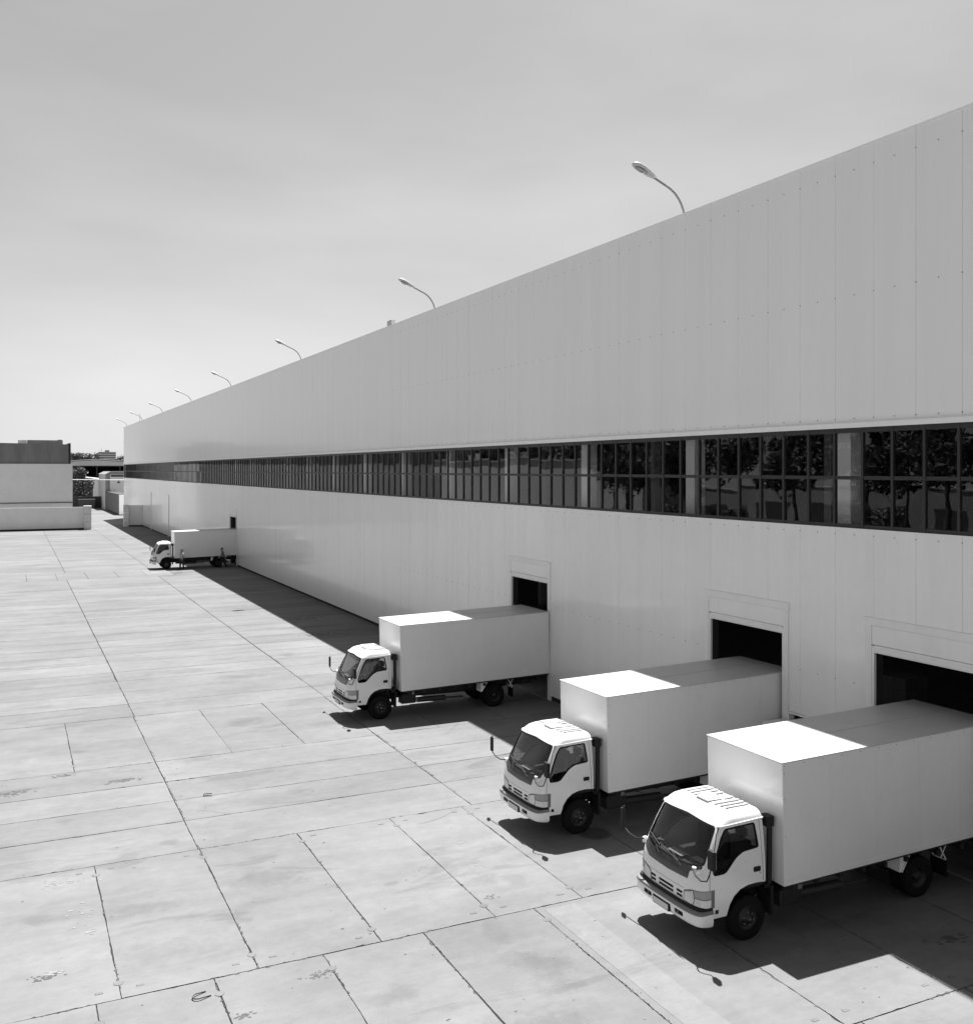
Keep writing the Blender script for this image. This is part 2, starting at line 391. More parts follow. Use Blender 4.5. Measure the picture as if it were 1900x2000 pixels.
cluster(oil,2.9,29.7,.55,.14,60,.008,.035,.0038); cluster(oil,0,29.8,.5,.3,50,.01,.035,.0038); cluster(oil,4.85,16.8,.25,.15,40,.005,.02,.0038); cluster(oil,3.4,16.05,.2,.1,26,.006,.02,.0038)
cluster(oil,.55,18.78,.3,.12,34,.006,.022,.0038); cluster(oil,8.9,18.3,.15,.1,10,.01,.02,.0038); cluster(oil,15.9,12.9,.35,.15,40,.01,.035,.0038)
cluster(oil,15.0,51.5,1.2,.5,50,.02,.07,.0038); cluster(oil,15.6,57.5,1.4,.6,50,.02,.08,.0038); cluster(oil,1.3,30.9,.4,.15,26,.01,.03,.0038)
for _ in range(420): 
    r=random.uniform(.004,.02); blob(oil,random.uniform(-.5,18),12+45*random.random()**1.6,r*1.5,r,.0038,0,.8,8)
cluster(pale,.95,22.95,.4,.2,40,.006,.025,.0038); cluster(pale,1.25,21.1,.3,.7,16,.008,.03,.0038,1.6); cluster(pale,.66,18.85,.15,.1,16,.01,.03,.0038); cluster(pale,1.35,20.2,.1,.2,9,.01,.03,.0038,2.5)
cluster(pale,9.4,19.9,.2,.2,14,.005,.02,.0038); cluster(pale,9.5,21.4,.2,.2,8,.008,.03,.0038)
# broken edges and dirt along the joints
for x,ya,yb in ((3.93,17.5,60),(10.95,24,60),(8.6,17.5,23.5),(6.22,17.5,23.5),(1.65,17.5,23.5),(5.1,12,17.4),(7.05,12,17.4),(9.45,12,17.4),(11.92,12,17.4),(14.4,12,17.4),(3.15,12,17.4),(1.25,12,17.4)):
    y=ya
    while y<yb:
        if NZ.noise(Vector((x*3,y*.8,1)))>.02:
            r=random.uniform(.008,.032)*(1 if yb<30 else 1.25); blob(chip,x+random.gauss(0,.012),y,r*.7,r*1.5,.0046,0,.9,10)
        y+=random.uniform(.04,.22)
for y,xa,xb in ((17.45,-1,12.5),(23.55,-1,11.5),(25.6,-1,4),(27.3,3.9,9),(29.05,-1,10),(31.15,1.5,6),(37.25,-1,9),(11.6,11,18.4)):
    x=xa
    while x<xb:
        if NZ.noise(Vector((x*.8,y*3,5)))>.05:
            r=random.uniform(.008,.030); blob(chip,x,y+random.gauss(0,.012),r*1.8,r*.7,.0046,0,.9,10)
        x+=random.uniform(.04,.2)
# hairline cracks
def crack(x,y,a,n,w=.004):
    pts=[(x,y)]
    for _ in range(n):
        a+=random.uniform(-.5,.5)*.6; x+=math.cos(a)*.12; y+=math.sin(a)*.12; pts.append((x,y))
    for p,q in zip(pts,pts[1:]):
        dx,dy=q[0]-p[0],q[1]-p[1]; l=math.hypot(dx,dy); nx,ny=-dy/l*w,dx/l*w
        chip.add([(p[0]-nx,p[1]-ny,.0031),(q[0]-nx,q[1]-ny,.0031),(q[0]+nx,q[1]+ny,.0031),(p[0]+nx,p[1]+ny,.0031)],[(0,1,2,3)])
for x,y,a,n in ((10.4,23.4,-2.3,12),(1.6,31.3,2.6,9),(4.3,26.2,0,8),(12.9,30.2,.4,16),(14.4,28.4,-.3,12),(9.2,36.4,.2,14),(2.2,34.5,.1,10),(11.2,21.8,-.9,10)): crack(x,y,a,n)
M['oilc']=mat('oil_mark',.055,.8); M['chipc']=mat('chipped_edge',.06,.95,noise=.4,nscale=9); M['palec']=mat('bleached_scuff',.20,.9)
oil.build('oil_marks',M['oilc'],kind='structure'); chip.build('joint_wear',M['chipc'],kind='structure'); pale.build('bleached_scuffs',M['palec'],kind='structure')
# rebar loops lying in the slabs
def loop(x,y,rz,lab,s=1.):
    b=MB(); pts=[(-.02,.09,.005)]+[(.16*s*0+ .13*s*math.cos(t)*1.0-.0, .09*math.sin(t),.03) for t in [R(90-12*i) for i in range(16)]]+[(-.16*s,-.09,.01)]
    pts=[(-.18*s,.09,.006)]+[(.0+.10*s*math.cos(R(90-15*i)),.09*math.sin(R(90-15*i)),.03) for i in range(13)]+[(-.18*s,-.09,.006)]
    b.tube(pts,.012,6); o=b.build('rebar_loop',M['iron'],label=lab,cat='steel loop'); o.location=(x,y,.004); o.rotation_euler=(0,0,rz)
loop(2.81,16.92,R(200),'rusty U-shaped steel loop lying on the concrete near the bottom left corner')
loop(4.75,27.35,R(170),'small bent steel loop beside a slab joint left of the middle of the yard',.8)
# manhole
b=MB(); b.lathe([(0,.0),(0,.34),(.006,.36),(.006,.40),(0,.41)],(0,0,.002),'z',32); 
for k in range(-6,7):
    x=k*.05; h=math.sqrt(max(0,.33**2-x*x))
    if h>.05: b.box(x-.014,x+.014,-h,h,.003,.014)
o=b.build('manhole_cover',M['iron'],label='round slotted iron drain cover in the shade beside a front wheel',cat='drain cover'); o.location=(12.74,20.42,.004)

# ------------------------------------------------------------------ warehouse
WX=18.5; ROOF=16.62; Y0W,Y1W=-20.0,192.0; PW=1.215; PH=14.74
WIN0,WIN1=7.40,9.88
wh=empty('warehouse',(WX,86,0),'long white metal-clad warehouse with a ribbon of dark windows and truck doors','warehouse')
off=Vector((-WX,-86,0))
def wpart(mb,name,mats,parent=wh,fixn=True):
    if parent is wh: mb.v=[(v[0]-WX,v[1]-86,v[2]) for v in mb.v]
    return mb.build(name,mats,parent,fixn)
doors=[(14.1,17.2),(20.22,23.3),(33.0,36.1),(91.1,94.15)]
random.seed(5)
seams=[]; y=PH-PW*40
while y<Y1W:
    if y>Y0W: seams.append(y)
    y+=PW
joff={}
def clad(mb,y0,y1,z0,z1,groove=True):
    """folded sheet cladding: every panel lies a few millimetres off true and panels meet in a V groove"""
    ss=[s for s in seams if y0+.02<s<y1-.02]
    ed=[y0]+ss+[y1]
    for a,b in zip(ed,ed[1:]):
        k=round((a+b)/2/PW)
        if k not in joff: joff[k]=(random.uniform(0,.006),random.uniform(0,.006))
        ga=.008 if a!=y0 else 0; gb=.008 if b!=y1 else 0
        xa,xb=WX-joff[k][0],WX-joff[k][1]
        mb.add([(xa,a+ga,z0),(xb,b-gb,z0),(xb,b-gb,z1),(xa,a+ga,z1)],[(0,3,2,1)])
        for (yy,xx,sg,gg) in ((a,xa,1,ga),(b,xb,-1,gb)):
            if gg: mb.add([(xx,yy+sg*gg,z0),(WX+.02,yy,z0),(WX+.02,yy,z1),(xx,yy+sg*gg,z1)],[(0,1,2,3)])
def screws(mb,z,y0,y1,skip=()):
    y=PH-PW*40
    while y<y1:
        if y>y0 and not any(a-.2<y<b+.2 for a,b in skip):
            n=6; mb.add([(WX-.014,y+.012*math.cos(k*math.pi/3),z+.012*math.sin(k*math.pi/3)) for k in range(n)]+[(WX-.003,y+.014*math.cos(k*math.pi/3),z+.014*math.sin(k*math.pi/3)) for k in range(n)],
                 [tuple(range(n))]+[(k,(k+1)%n,(k+1)%n+n,k+n) for k in range(n)],1)
        y+=PW/2
up=MB(); clad(up,Y0W,Y1W,10.0,ROOF-.0); 
for z in (16.15,13.1,10.08): screws(up,z,0,50)
wpart(up,'upper_cladding',[M['clad'],M['screw']],fixn=False)
lo=MB(); clad(lo,Y0W,Y1W,5.3,WIN0-.02)
ed=[Y0W]
for a,b in doors+[(19.36,20.04)]: pass
spans=[(Y0W,doors[0][0]-.205),(doors[0][1]+.205,19.30),(20.06,doors[1][0]-.0),(doors[1][1]+.205,doors[2][0]-.205),(doors[2][1]+.205,doors[3][0]-.205),(doors[3][1]+.205,Y1W)]
spans[2]=(20.06,20.0+.06)
for a,b in spans:
    if b-a>.1: clad(lo,a,b,.24,5.3)
clad(lo,19.30,doors[1][0]-.205,2.46,5.3) if doors[1][0]-.22>19.4 else None
screws(lo,7.24,0,50); screws(lo,3.62,5,50,doors)
wpart(lo,'lower_cladding',[M['clad_low'],M['screw']],fixn=False)
# plinth with bright drip edge
p=MB()
for a,b in spans:
    if b-a>.1: p.box(WX+.03,WX+.3,a,b,-.02,.24)
wpart(p,'plinth',M['plinth'])
p=MB()
for a,b in spans:
    if b-a>.1: p.box(WX-.02,WX+.03,a,b,.225,.245)
wpart(p,'drip_edge',M['trimw'])
# coping, roof, end walls, interior
p=MB(); p.box(WX-.03,WX+.35,Y0W-.05,Y1W+.05,ROOF,ROOF+.05); wpart(p,'coping',M['trimw'])
p=MB(); p.box(WX+.35,WX+70,Y0W,Y1W,15.6,15.8); wpart(p,'roof',M['roofm'])
p=MB(); p.box(WX+.005,WX+70,Y1W-.2,Y1W,0,ROOF-.01); wpart(p,'end_wall',M['clad'])
p=MB(); p.box(WX+.005,WX+70,Y0W,Y0W+.2,0,ROOF-.01); wpart(p,'end_wall',M['clad'])
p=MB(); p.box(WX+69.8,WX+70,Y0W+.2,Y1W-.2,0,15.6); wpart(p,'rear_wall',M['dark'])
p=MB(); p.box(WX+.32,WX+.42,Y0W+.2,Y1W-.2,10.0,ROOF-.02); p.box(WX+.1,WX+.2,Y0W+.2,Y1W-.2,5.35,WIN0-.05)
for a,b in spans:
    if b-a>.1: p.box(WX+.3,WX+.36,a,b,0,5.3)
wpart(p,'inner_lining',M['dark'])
p=MB(); p.box(WX+.0,WX+69.8,Y0W+.2,Y1W-.2,-.02,.03); wpart(p,'floor',M['ifloor'])
# window flashing and sill
p=MB(); p.prism([(WX-.085,9.97),(WX-.07,9.85),(WX+.1,9.86),(WX+.1,10.02),(WX-.012,10.02)],'y',Y0W,Y1W); wpart(p,'window_flashing',M['trimw'])
p=MB(); p.box(WX-.035,WX+.1,Y0W,Y1W,WIN0-.03,WIN0); wpart(p,'window_sill',M['trimw'])
# ribbon window: one window per structural bay, seven lights wide and two high
BAY=6.3; WB0=18.45-BAY*6
random.seed(3)
def window(y0,y1):
    wd=MB(); X0,X1=WX+.02,WX+.09; zm=8.63
    wd.box(X0,X1,y0,y1,9.73,9.86); wd.box(X0,X1,y0,y1,WIN0,WIN0+.09); wd.box(X0+.004,X1,y0,y1,zm-.045,zm+.045)
    n=round((y1-y0)/.9); s=(y1-y0)/n
    for i in range(n+1):
        w=.036; a=max(y0,y0+i*s-w); b_=min(y1,y0+i*s+w)
        wd.box(X0-.008,X1+.01,a,b_,WIN0+.002,9.858)
    wo=wpart(wd,'window',M['frame'])
    wo.name='window'
    pn=MB()
    for i in range(n):
        for (a,b_) in ((WIN0+.07,zm-.035),(zm+.035,9.76)):
            ty,tz=random.uniform(-.0025,.0025),random.uniform(-.002,.002)
            ya,yb=y0+i*s+.034,y0+(i+1)*s-.034; x=X0+.035
            pn.add([(x-ty-tz,ya,a),(x+ty-tz,yb,a),(x+ty+tz,yb,b_),(x-ty+tz,ya,b_)],[(0,3,2,1)])
    pn.v=[(v[0]-WX,v[1]-86,v[2]) for v in pn.v]
    pn.build('pane',M['glass'],wo,False)
y=WB0
while y<Y1W-1:
    window(y,min(y+BAY,Y1W-.3)); y+=BAY
# interior columns, just behind the glass and one row deeper
y=WB0+.2
while y<Y1W:
    c=MB(); c.box(WX+.55,WX+.95,y-.22,y+.22,.03,15.6); wpart(c,'column',M['column'])
    y+=BAY
y=WB0+.2+BAY*4
while y<110:
    c=MB(); c.box(WX+12.5,WX+12.9,y-.2,y+.2,.03,15.6); wpart(c,'column',M['column'])
    y+=BAY*2
# truck doors
def dock(y0,y1):
    f=MB(); t=.2
    # outer casing
    f.box(WX-.03,WX+.12,y0-t,y0-.02,.03,5.12); f.box(WX-.03,WX+.12,y1+.02,y1+t,.03,5.12); f.box(WX-.04,WX+.12,y0-t-.03,y1+t+.03,5.12,5.302)
    # inner guide
    f.box(WX-.012,WX+.06,y0-.02,y0+.045,.03,4.62,1); f.box(WX-.012,WX+.06,y1-.045,y1+.02,.03,4.62,1)
    f.box(WX+.06,WX+.30,y0-.02,y0+.03,.03,4.62,2); f.box(WX+.06,WX+.30,y1-.03,y1+.02,.03,4.62,2)
    fo=wpart(f,'truck_door',[M['trimw'],M['clad_low'],M['tank']])
    q=MB(); q.bbox(WX-.018,WX+.25,y0-.018,y1+.018,4.66,5.115,.01)
    q.v=[(v[0]-WX,v[1]-86,v[2]) for v in q.v]; q.build('shutter_box',M['clad_low'],fo)
    q=MB(); q.box(WX-.006,WX+.1,y0+.047,y1-.047,4.50,4.65); q.box(WX-.016,WX+.05,y0+.047,y1-.047,4.47,4.498); q.box(WX-.012,WX,y0+.047,y1-.047,4.575,4.59)
    q.v=[(v[0]-WX,v[1]-86,v[2]) for v in q.v]; q.build('lintel',M['trimw'],fo)
for d in doors: dock(*d)
lo2=MB(); 
# personnel door with its leaf swung open
f=MB(); f.box(WX-.02,WX+.15,19.30,19.36,.03,2.46); f.box(WX-.02,WX+.15,20.0,20.02,.03,2.46); f.box(WX-.025,WX+.15,19.36,20.0,2.40,2.45)
fo=wpart(f,'side_door',M['trimw'])
q=MB(); q.box(WX-.85,WX-.03,20.022,20.06,.06,2.26); q.v=[(v[0]-WX,v[1]-86,v[2]) for v in q.v]; q.build('door_leaf',M['trimw'],fo)
# narrow casing strips between side door and truck door
# roof-edge box
b=MB(); b.bbox(-.12,.12,-.35,.35,0,.3,.02); b.box(-.03,.03,-.03,.03,-.02,.0); b.box(-.14,.14,-.37,.37,.3,.32)
o=b.build('roof_vent_box',M['lhead'],label='small grey box standing on the warehouse roof edge between two lamps',cat='vent box'); o.location=(18.7,50.9,ROOF+.05)
b=MB(); b.tube([(0,0,0),(0,0,1.4)],.03,6); o=b.build('thin_mast',M['steel'],label='short thin mast on the far end of the warehouse roof edge',cat='mast'); o.location=(18.7,168.5,ROOF)
# downpipes / pilasters at the far end
for y in (134.5,152.6):
    b=MB(); b.box(WX-.06,WX-.01,y-.35,y+.35,.0,5.5); b.box(WX-.07,WX-.01,y-.37,y+.37,5.5,5.55); wpart(b,'pilaster',M['clad_low'])

def cartons(x,y,n,lab):
    r=empty('carton_stack',(x,y,.03),lab,'cartons')
    b=MB(); 
    for k in (-.5,0,.5): b.box(-.6,.6,k-.05,k+.05,0,.1)
    for k in range(6): b.box(-.6+k*.22,-.48+k*.22,-.55,.55,.1,.125)
    b.build('pallet',M['gate'],r)
    for i in range(n):
        for (dx,dy) in ((-.29,-.27),(.29,-.27),(-.29,.27),(.29,.27)):
            b=MB(); b.bbox(dx-.28,dx+.28,dy-.26,dy+.26,.127+i*.42,.54+i*.42,.01); b.build('carton',M['sidew'],r)
cartons(29,25.5,3,'pale carton stack inside the warehouse, dim behind the door of the nearest truck')
cartons(31.5,23.2,2,'low pale carton stack standing deeper in the dark warehouse')
# ------------------------------------------------------------------ roof lamps
def lamp_proto():
    r=empty('roof_lamp',(18.72,24.76,ROOF+.05),'x','lamp','curved roof-edge lamps')
    pts=[(0,0,-.9),(0,0,-.3),(-.03,0,.02),(-.13,0,.32),(-.33,0,.60),(-.55,0,.76),(-.80,0,.87),(-1.10,0,1.00),(-1.22,0,1.05)]
    # smooth the polyline
    for _ in range(2):
        q=[pts[0]]
        for a,b in zip(pts,pts[1:]): q+=[tuple(.75*u+.25*w for u,w in zip(a,b)),tuple(.25*u+.75*w for u,w in zip(a,b))]
        q.append(pts[-1]); pts=q
    b=MB(); b.tube(pts,.034,10); b.build('arm',M['steel'],r)
    # cobra head, tilted up along the arm
    prof=[(0,.095,.08),(.10,.13,.095),(.30,.18,.115),(.50,.205,.12),(.68,.19,.11),(.80,.135,.08),(.86,.04,.02)]
    vs=[];fs=[];n=16
    for (d,w,h) in prof:
        for k in range(n):
            t=2*math.pi*k/n; z=h*math.sin(t)*(.95 if math.sin(t)>0 else .35); vs.append((-d,w*math.cos(t),z))
    for i in range(len(prof)-1):
        for k in range(n): fs.append((i*n+k,i*n+(k+1)%n,(i+1)*n+(k+1)%n,(i+1)*n+k))
    fs.append(tuple(range(n))); fs.append(tuple((len(prof)-1)*n+k for k in range(n-1,-1,-1)))
    h=MB(); h.add(vs,fs,0,True)
    ho=h.build('lamp_head',M['lhead'],r); ho.location=(-1.15,0,1.02); ho.rotation_euler=(0,R(24),0)
    rm=MB(); rm.lathe([(-.052,.128),(-.04,.135),(-.028,.128)],(0,0,0),'z',24); 
    rm.v=[(v[0]*1.5-.52,v[1],v[2]+.0) for v in rm.v]; rm.build('bezel',M['edge'],ho)
    bw=MB(); bw.lathe([(-.105,.001),(-.10,.05),(-.082,.09),(-.05,.12),(-.035,.125)],(0,0,0),'z',24)
    bw.v=[(v[0]*1.5-.52,v[1],v[2]) for v in bw.v]; bw.build('glass_bowl',M['bowl2'],ho)
    return r
lp=lamp_proto()
names=['largest and nearest curved lamp on the warehouse roof edge, upper right','second nearest curved lamp on the roof edge, right of the small roof box',
 'third nearest curved roof lamp, left of the small roof box','fourth nearest curved lamp along the warehouse roof edge','fifth nearest curved lamp, small, on the far half of the roof edge',
 'sixth nearest curved roof lamp, third from the far end','second to last curved lamp near the far end of the roof','farthest and tiniest curved lamp, at the far roof corner']
for i,y in enumerate((24.76,44.65,69.45,94.5,117.4,141.5,165.0,188.0)):
    o=lp if i==0 else copy_tree(lp)
    o.location=(18.72,y,ROOF+.05); o['label']=names[i]
# ------------------------------------------------------------------ trucks (local: +x forward, +y left, origin on the ground under the front axle)
LV=[(.60,1.12,-.36,.972),(.80,1.19,-.37,.985),(1.10,1.195,-.38,.990),(1.30,1.165,-.38,.988),(1.42,1.13,-.38,.982),(1.60,1.045,-.38,.966),
    (1.90,.895,-.38,.938),(2.12,.775,-.38,.908),(2.22,.715,-.38,.888),(2.29,.64,-.378,.862),(2.345,.56,-.37,.825),(2.385,.45,-.35,.76),(2.405,.27,-.31,.64)]
def outline(xf,xr,w,off=0,fd=.30):
    xf+=off; xr-=off; w+=off; pts=[]
    x0=xf-fd; p=4.
    for i in range(33):
        t=math.pi*(i/32-.5); s_,c_=math.sin(t),math.cos(t)
        pts.append((x0+fd*abs(c_)**(2/p),w*math.copysign(abs(s_)**(2/p),s_)))
    r=.06
    for i in range(5):
        t=math.pi/2*i/4; pts.append((xr+r-r*math.sin(t),w-r+r*math.cos(t)))
    for i in range(5):
        t=math.pi/2*i/4; pts.append((xr+r-r*math.cos(t),-(w-r)-r*math.sin(t)))
    return pts
def loft(levels,off=0,zoff=True):
    b=MB(); n=None; rings=[]
    for j,(z,xf,xr,w) in enumerate(levels):
        dz=0
        if j>=8: dz=off*min(1,(j-7)/4)
        rings.append([(x,y,z+dz) for x,y in outline(xf,xr,w,off*(1 if j<11 else .4))])
    n=len(rings[0]); vs=[v for r in rings for v in r]; fs=[]
    for j in range(len(rings)-1):
        for k in range(n): fs.append((j*n+k,j*n+(k+1)%n,(j+1)*n+(k+1)%n,(j+1)*n+k))
    fs.append(tuple(range(n-1,-1,-1))); fs.append(tuple((len(rings)-1)*n+k for k in range(n)))
    b.add(vs,fs,0,True)
    return b.mesh('loft',True)
def refine(lv,n=3):
    out=[]
    for a,b in zip(lv,lv[1:]):
        for i in range(n): t=i/n; out.append(tuple(u+(w-u)*t for u,w in zip(a,b)))
    out.append(lv[-1]); return out
def shell(o_out,o_in,zlo=None):
    """closed shell between two offsets of the cab skin"""
    a=loft(LV,o_out); b_=loft([(z-(.0 if i else .2),xf,xr,w) for i,(z,xf,xr,w) in enumerate(LV)],o_in)
    # lower the inner top so the roof keeps its thickness
    return boolean(a,b_)
def pr(poly,axis,a,b):
    m=MB(); m.prism(poly,axis,a,b); return m.mesh('prism',True)
def rounded(poly,r=.04,n=3):
    out=[];N=len(poly)
    for i in range(N):
        p0,p1,p2=Vector(poly[i-1]),Vector(poly[i]),Vector(poly[(i+1)%N])
        a=(p0-p1);b_=(p2-p1); d=min(r,a.length*.45,b_.length*.45)
        s,e=p1+a.normalized()*d,p1+b_.normalized()*d
        for k in range(n+1):
            t=k/n; q=s*(1-t)**2+p1*2*t*(1-t)+e*t*t; out.append(tuple(q))
    return out
def grow(poly,d):
    # offset polygon outward (ccw or cw)
    N=len(poly); A=sum(poly[i][0]*poly[(i+1)%N][1]-poly[(i+1)%N][0]*poly[i][1] for i in range(N)); sg=1 if A>0 else -1; out=[]
    for i in range(N):
        p0,p1,p2=Vector(poly[i-1]),Vector(poly[i]),Vector(poly[(i+1)%N])
        a=(p1-p0).normalized();b_=(p2-p1).normalized()
        n1=Vector((a.y,-a.x))*sg;n2=Vector((b_.y,-b_.x))*sg; n=(n1+n2); l=max(.3,n.length); n=n.normalized()*d/(l/2) if n.length>1e-6 else n1*d
        out.append(tuple(p1+n))
    return out
def circle(cx,cz,r,n=32): return [(cx+r*math.cos(2*math.pi*k/n),cz+r*math.sin(2*math.pi*k/n)) for k in range(n)]
sidewin=rounded([(.55,2.17),(-.15,2.19),(-.21,1.74),(.17,1.71),(.33,1.63),(.57,1.41),(.64,1.385),(.86,1.385),(.885,1.47),(.80,1.72),(.66,2.02)],.045)
wind=rounded([(-.865,1.56),(-.5,1.475),(0,1.455),(.5,1.475),(.865,1.56),(.785,2.19),(0,2.225),(-.785,2.19)],.05)
arch=[(.575,.3),(.565,.60),(.50,.80),(.40,.94),(.26,1.04),(.08,1.09),(-.12,1.10),(-.7,1.05),(-.7,.3)]
cowl=rounded([(-.86,1.40),(-.62,1.26),(0,1.235),(.60,1.26),(.61,1.40),(.86,1.50),(.84,1.55),(.5,1.475),(0,1.455),(-.5,1.475),(-.84,1.55),(-.86,1.50)],.015,1)
hl=lambda s:[(s*.52,1.03),(s*.50,.83),(s*1.2,.80),(s*1.2,1.16),(s*.70,1.10)]
slots=[(-.52,-.36),(-.26,.20),(.30,.47)]
def make_truck():
    T=empty('box_truck',(0,0,0),'x','truck','white box trucks backed into the warehouse doors')
    sk=shell(0,-.035)
    # openings
    sk=boolean(sk,pr(sidewin,'y',-1.5,1.5)); sk=boolean(sk,pr(wind,'x',.3,2))
    sk=boolean(sk,pr(arch,'y',-1.5,1.5))
    for a,b in slots:
        for z in (.855,.932): sk=boolean(sk,pr([(a,z),(b,z),(b,z+.05),(a,z+.05)],'x',.6,2))
    rw=rounded([(-.7,1.65),(.7,1.65),(.7,2.1),(-.7,2.1)],.05); sk=boolean(sk,pr(rw,'x',-.6,-.2))
    smooth(sk,30)
    cab=link('cab',sk,M['paint'],T)
    thin=shell(.002,-.012)
    def piece(prm,o1,o2,name,m,parent=cab,axis_op='INTERSECT'):
        q=boolean(shell(o1,o2),prm,'INTERSECT'); smooth(q,30); return link(name,q,m,parent)
    # glass
    piece(pr(grow(sidewin,.004),'y',.3,1.5),-.012,-.017,'side_window',M['cglass'])
    piece(pr(grow(sidewin,.004),'y',-1.5,-.3),-.012,-.017,'side_window',M['cglass'])
    piece(pr(grow(wind,.004),'x',.3,2),-.008,-.013,'windscreen',M['cglass'])
    # rubber seals
    ring=boolean(pr(grow(wind,.012),'x',.3,2),pr(grow(wind,-.022),'x',.2,2.1)); piece(ring,.004,-.02,'windscreen_seal',M['rubber'])
    for s in (1,-1):
        a,b=(.3,1.5) if s>0 else (-1.5,-.3)
        ring=boolean(pr(grow(sidewin,.004),'y',a,b),pr(grow(sidewin,-.026),'y',a-.1,b+.1)); piece(ring,.003,-.02,'window_seal',M['rubber'])
        # front quarter-light divider
    piece(pr(cowl,'x',.3,2),.004,-.01,'cowl_panel',M['trimb'])
    # door: shut lines as thin dark inlays
    for s in (1,-1):
        a,b=(.3,1.5) if s>0 else (-1.5,-.3)
        ln=boolean(pr(rounded([(.965,.66),(.962,1.3),(.95,1.45),(.72,2.06),(.62,2.235),(-.265,2.245),(-.29,1.12),(-.3,.66)],.02),'y',a,b),
                   pr(rounded([(.957,.0),(.954,1.3),(.942,1.45),(.712,2.055),(.614,2.228),(-.258,2.238),(-.282,1.12),(-.292,.0)],.02),'y',a-.1,b+.1))
        ln=boolean(ln,pr(grow(arch,.03),'y',-1.6,1.6))
        piece(ln,.0015,-.004,'door_gap',M['black'])
        h=MB(); h.bbox(-.225,-.06,s*.974,s*.996,1.30,1.395,.02); h.build('door_handle',M['black'],cab)
        h=MB(); h.cyl((-.225,s*.985,1.27),(-.225,s*.992,1.27),.011,10); h.build('door_lock',M['black'],cab)
        h=MB(); h.bbox(.76,.83,s*.955,s*.992,.685,.755,.006); h.build('side_marker',M['black'],cab)
        # gutter
        gt=boolean(shell(.020,-.01),pr([(.66,2.205),(-.45,2.245),(-.45,2.262),(.64,2.228)],'y',a,b),'INTERSECT'); smooth(gt,30); link('rain_gutter',gt,M['paint'],cab)
    # thin line between bonnet panel and grille panel
    piece(pr([(-.80,1.075),(0,1.05),(.52,1.06),(.52,1.065),(0,1.055),(-.80,1.08)],'x',.6,2),.0015,-.004,'grille_line',M['black'])
    piece(pr([(-.89,.80),(-.90,1.40),(-.892,1.40),(-.882,.80)],'x',.6,2),.0015,-.004,'front_corner_gap',M['black'])
    for a,b in slots:
        for z in (.855,.932): piece(pr([(a+.001,z+.001),(b-.001,z+.001),(b-.001,z+.049),(a+.001,z+.049)],'x',.6,2),-.008,-.030,'grille_slot',M['rubber'])
    # headlights
    for s in (1,-1):
        h=piece(pr(hl(s),'x',.85,2),.003,-.05,'headlight',M['lampd'])
        q=boolean(shell(.006,-.001),pr([(s*.54,1.005),(s*.525,.845),(s*.75,.835),(s*.785,.93),(s*.76,1.085)],'x',.85,2),'INTERSECT'); smooth(q,30); link('reflector',q,M['lamp'],h)
        q=boolean(shell(.006,-.001),pr([(s*.785,1.10),(s*.805,.985),(s*1.1,.985),(s*1.1,1.145)],'x',.93,2),'INTERSECT'); smooth(q,30); link('indicator',q,M['lampe'],h)
        q=boolean(shell(.006,-.001),pr([(s*.81,.965),(s*.775,.83),(s*1.1,.825),(s*1.1,.965)],'x',.93,2),'INTERSECT'); smooth(q,30); link('side_lamp',q,M['lamp'],h)
    # roof ribs and hatch, with their shade lines put in as grey strips
    for y,x1 in ((-.60,.26),(-.46,.28),(-.32,.30),(-.16,-.06),(.14,-.06),(.30,.30),(.44,.28),(.57,.26)):
        rb=MB(); zt=2.444 if abs(y)<.55 else 2.436; rb.prism([(y-.014,2.38),(y-.013,zt),(y+.013,zt),(y+.014,2.38)],'x',-.27,x1); rb.box(-.268,x1-.002,y+.0165,y+.0255,2.38,2.4195 if abs(y)<.55 else 2.414,1); rb.build('roof_rib',[M['paint'],M['ribshade']],cab)
    h=MB(); h.bbox(.0,.34,-.2,.13,2.39,2.450,.006); h.bbox(.04,.30,-.16,.09,2.445,2.48,.006); h.box(-.008,.348,-.208,-.2005,2.38,2.42,1); h.box(-.008,.348,.1305,.140,2.38,2.42,1); h.box(.3405,.352,-.2,.13,2.38,2.42,1); h.build('roof_hatch',[M['paint'],M['ribshade']],cab)
    # bumper
    BL=[(.46,1.14,.2,.975),(.50,1.255,.2,1.01),(.56,1.29,.2,1.02),(.70,1.30,.2,1.025),(.755,1.285,.2,1.018),(.775,1.25,.2,1.005)]
    def bl(off,lv=BL):
        b=MB(); rings=[[(x,y,z) for x,y in outline(xf,xr,w,off,.26)] for z,xf,xr,w in lv]; n=len(rings[0])
        fs=[(j*n+k,j*n+(k+1)%n,(j+1)*n+(k+1)%n,(j+1)*n+k) for j in range(len(rings)-1) for k in range(n)]
        fs.append(tuple(range(n-1,-1,-1))); fs.append(tuple((len(rings)-1)*n+k for k in range(n)))
        b.add([v for r in rings for v in r],fs,0,True); return b.mesh('bl',True)
    bb=MB(); bb.box(.90,2,-1.2,1.2,.3,.9); bum=boolean(bl(0),bb.mesh('b',True),'INTERSECT')
    for s in (-1,1): bum=boolean(bum,pr(rounded([(s*.36,.575),(s*.62,.575),(s*.62,.665),(s*.36,.665)],.035),'x',1.10,2))
    bum=boolean(bum,pr([(-.32,.50),(.25,.50),(.25,.665),(-.32,.665)],'x',1.24,2))
    smooth(bum,30); bo=link('bumper',bum,M['paint'],T)
    bt=boolean(bl(0,[(.7765,1.245,.2,1.003),(.818,1.222,.2,.996)]),bb.mesh('b',True),'INTERSECT'); smooth(bt,30); link('bumper_step',bt,M['black'],bo)
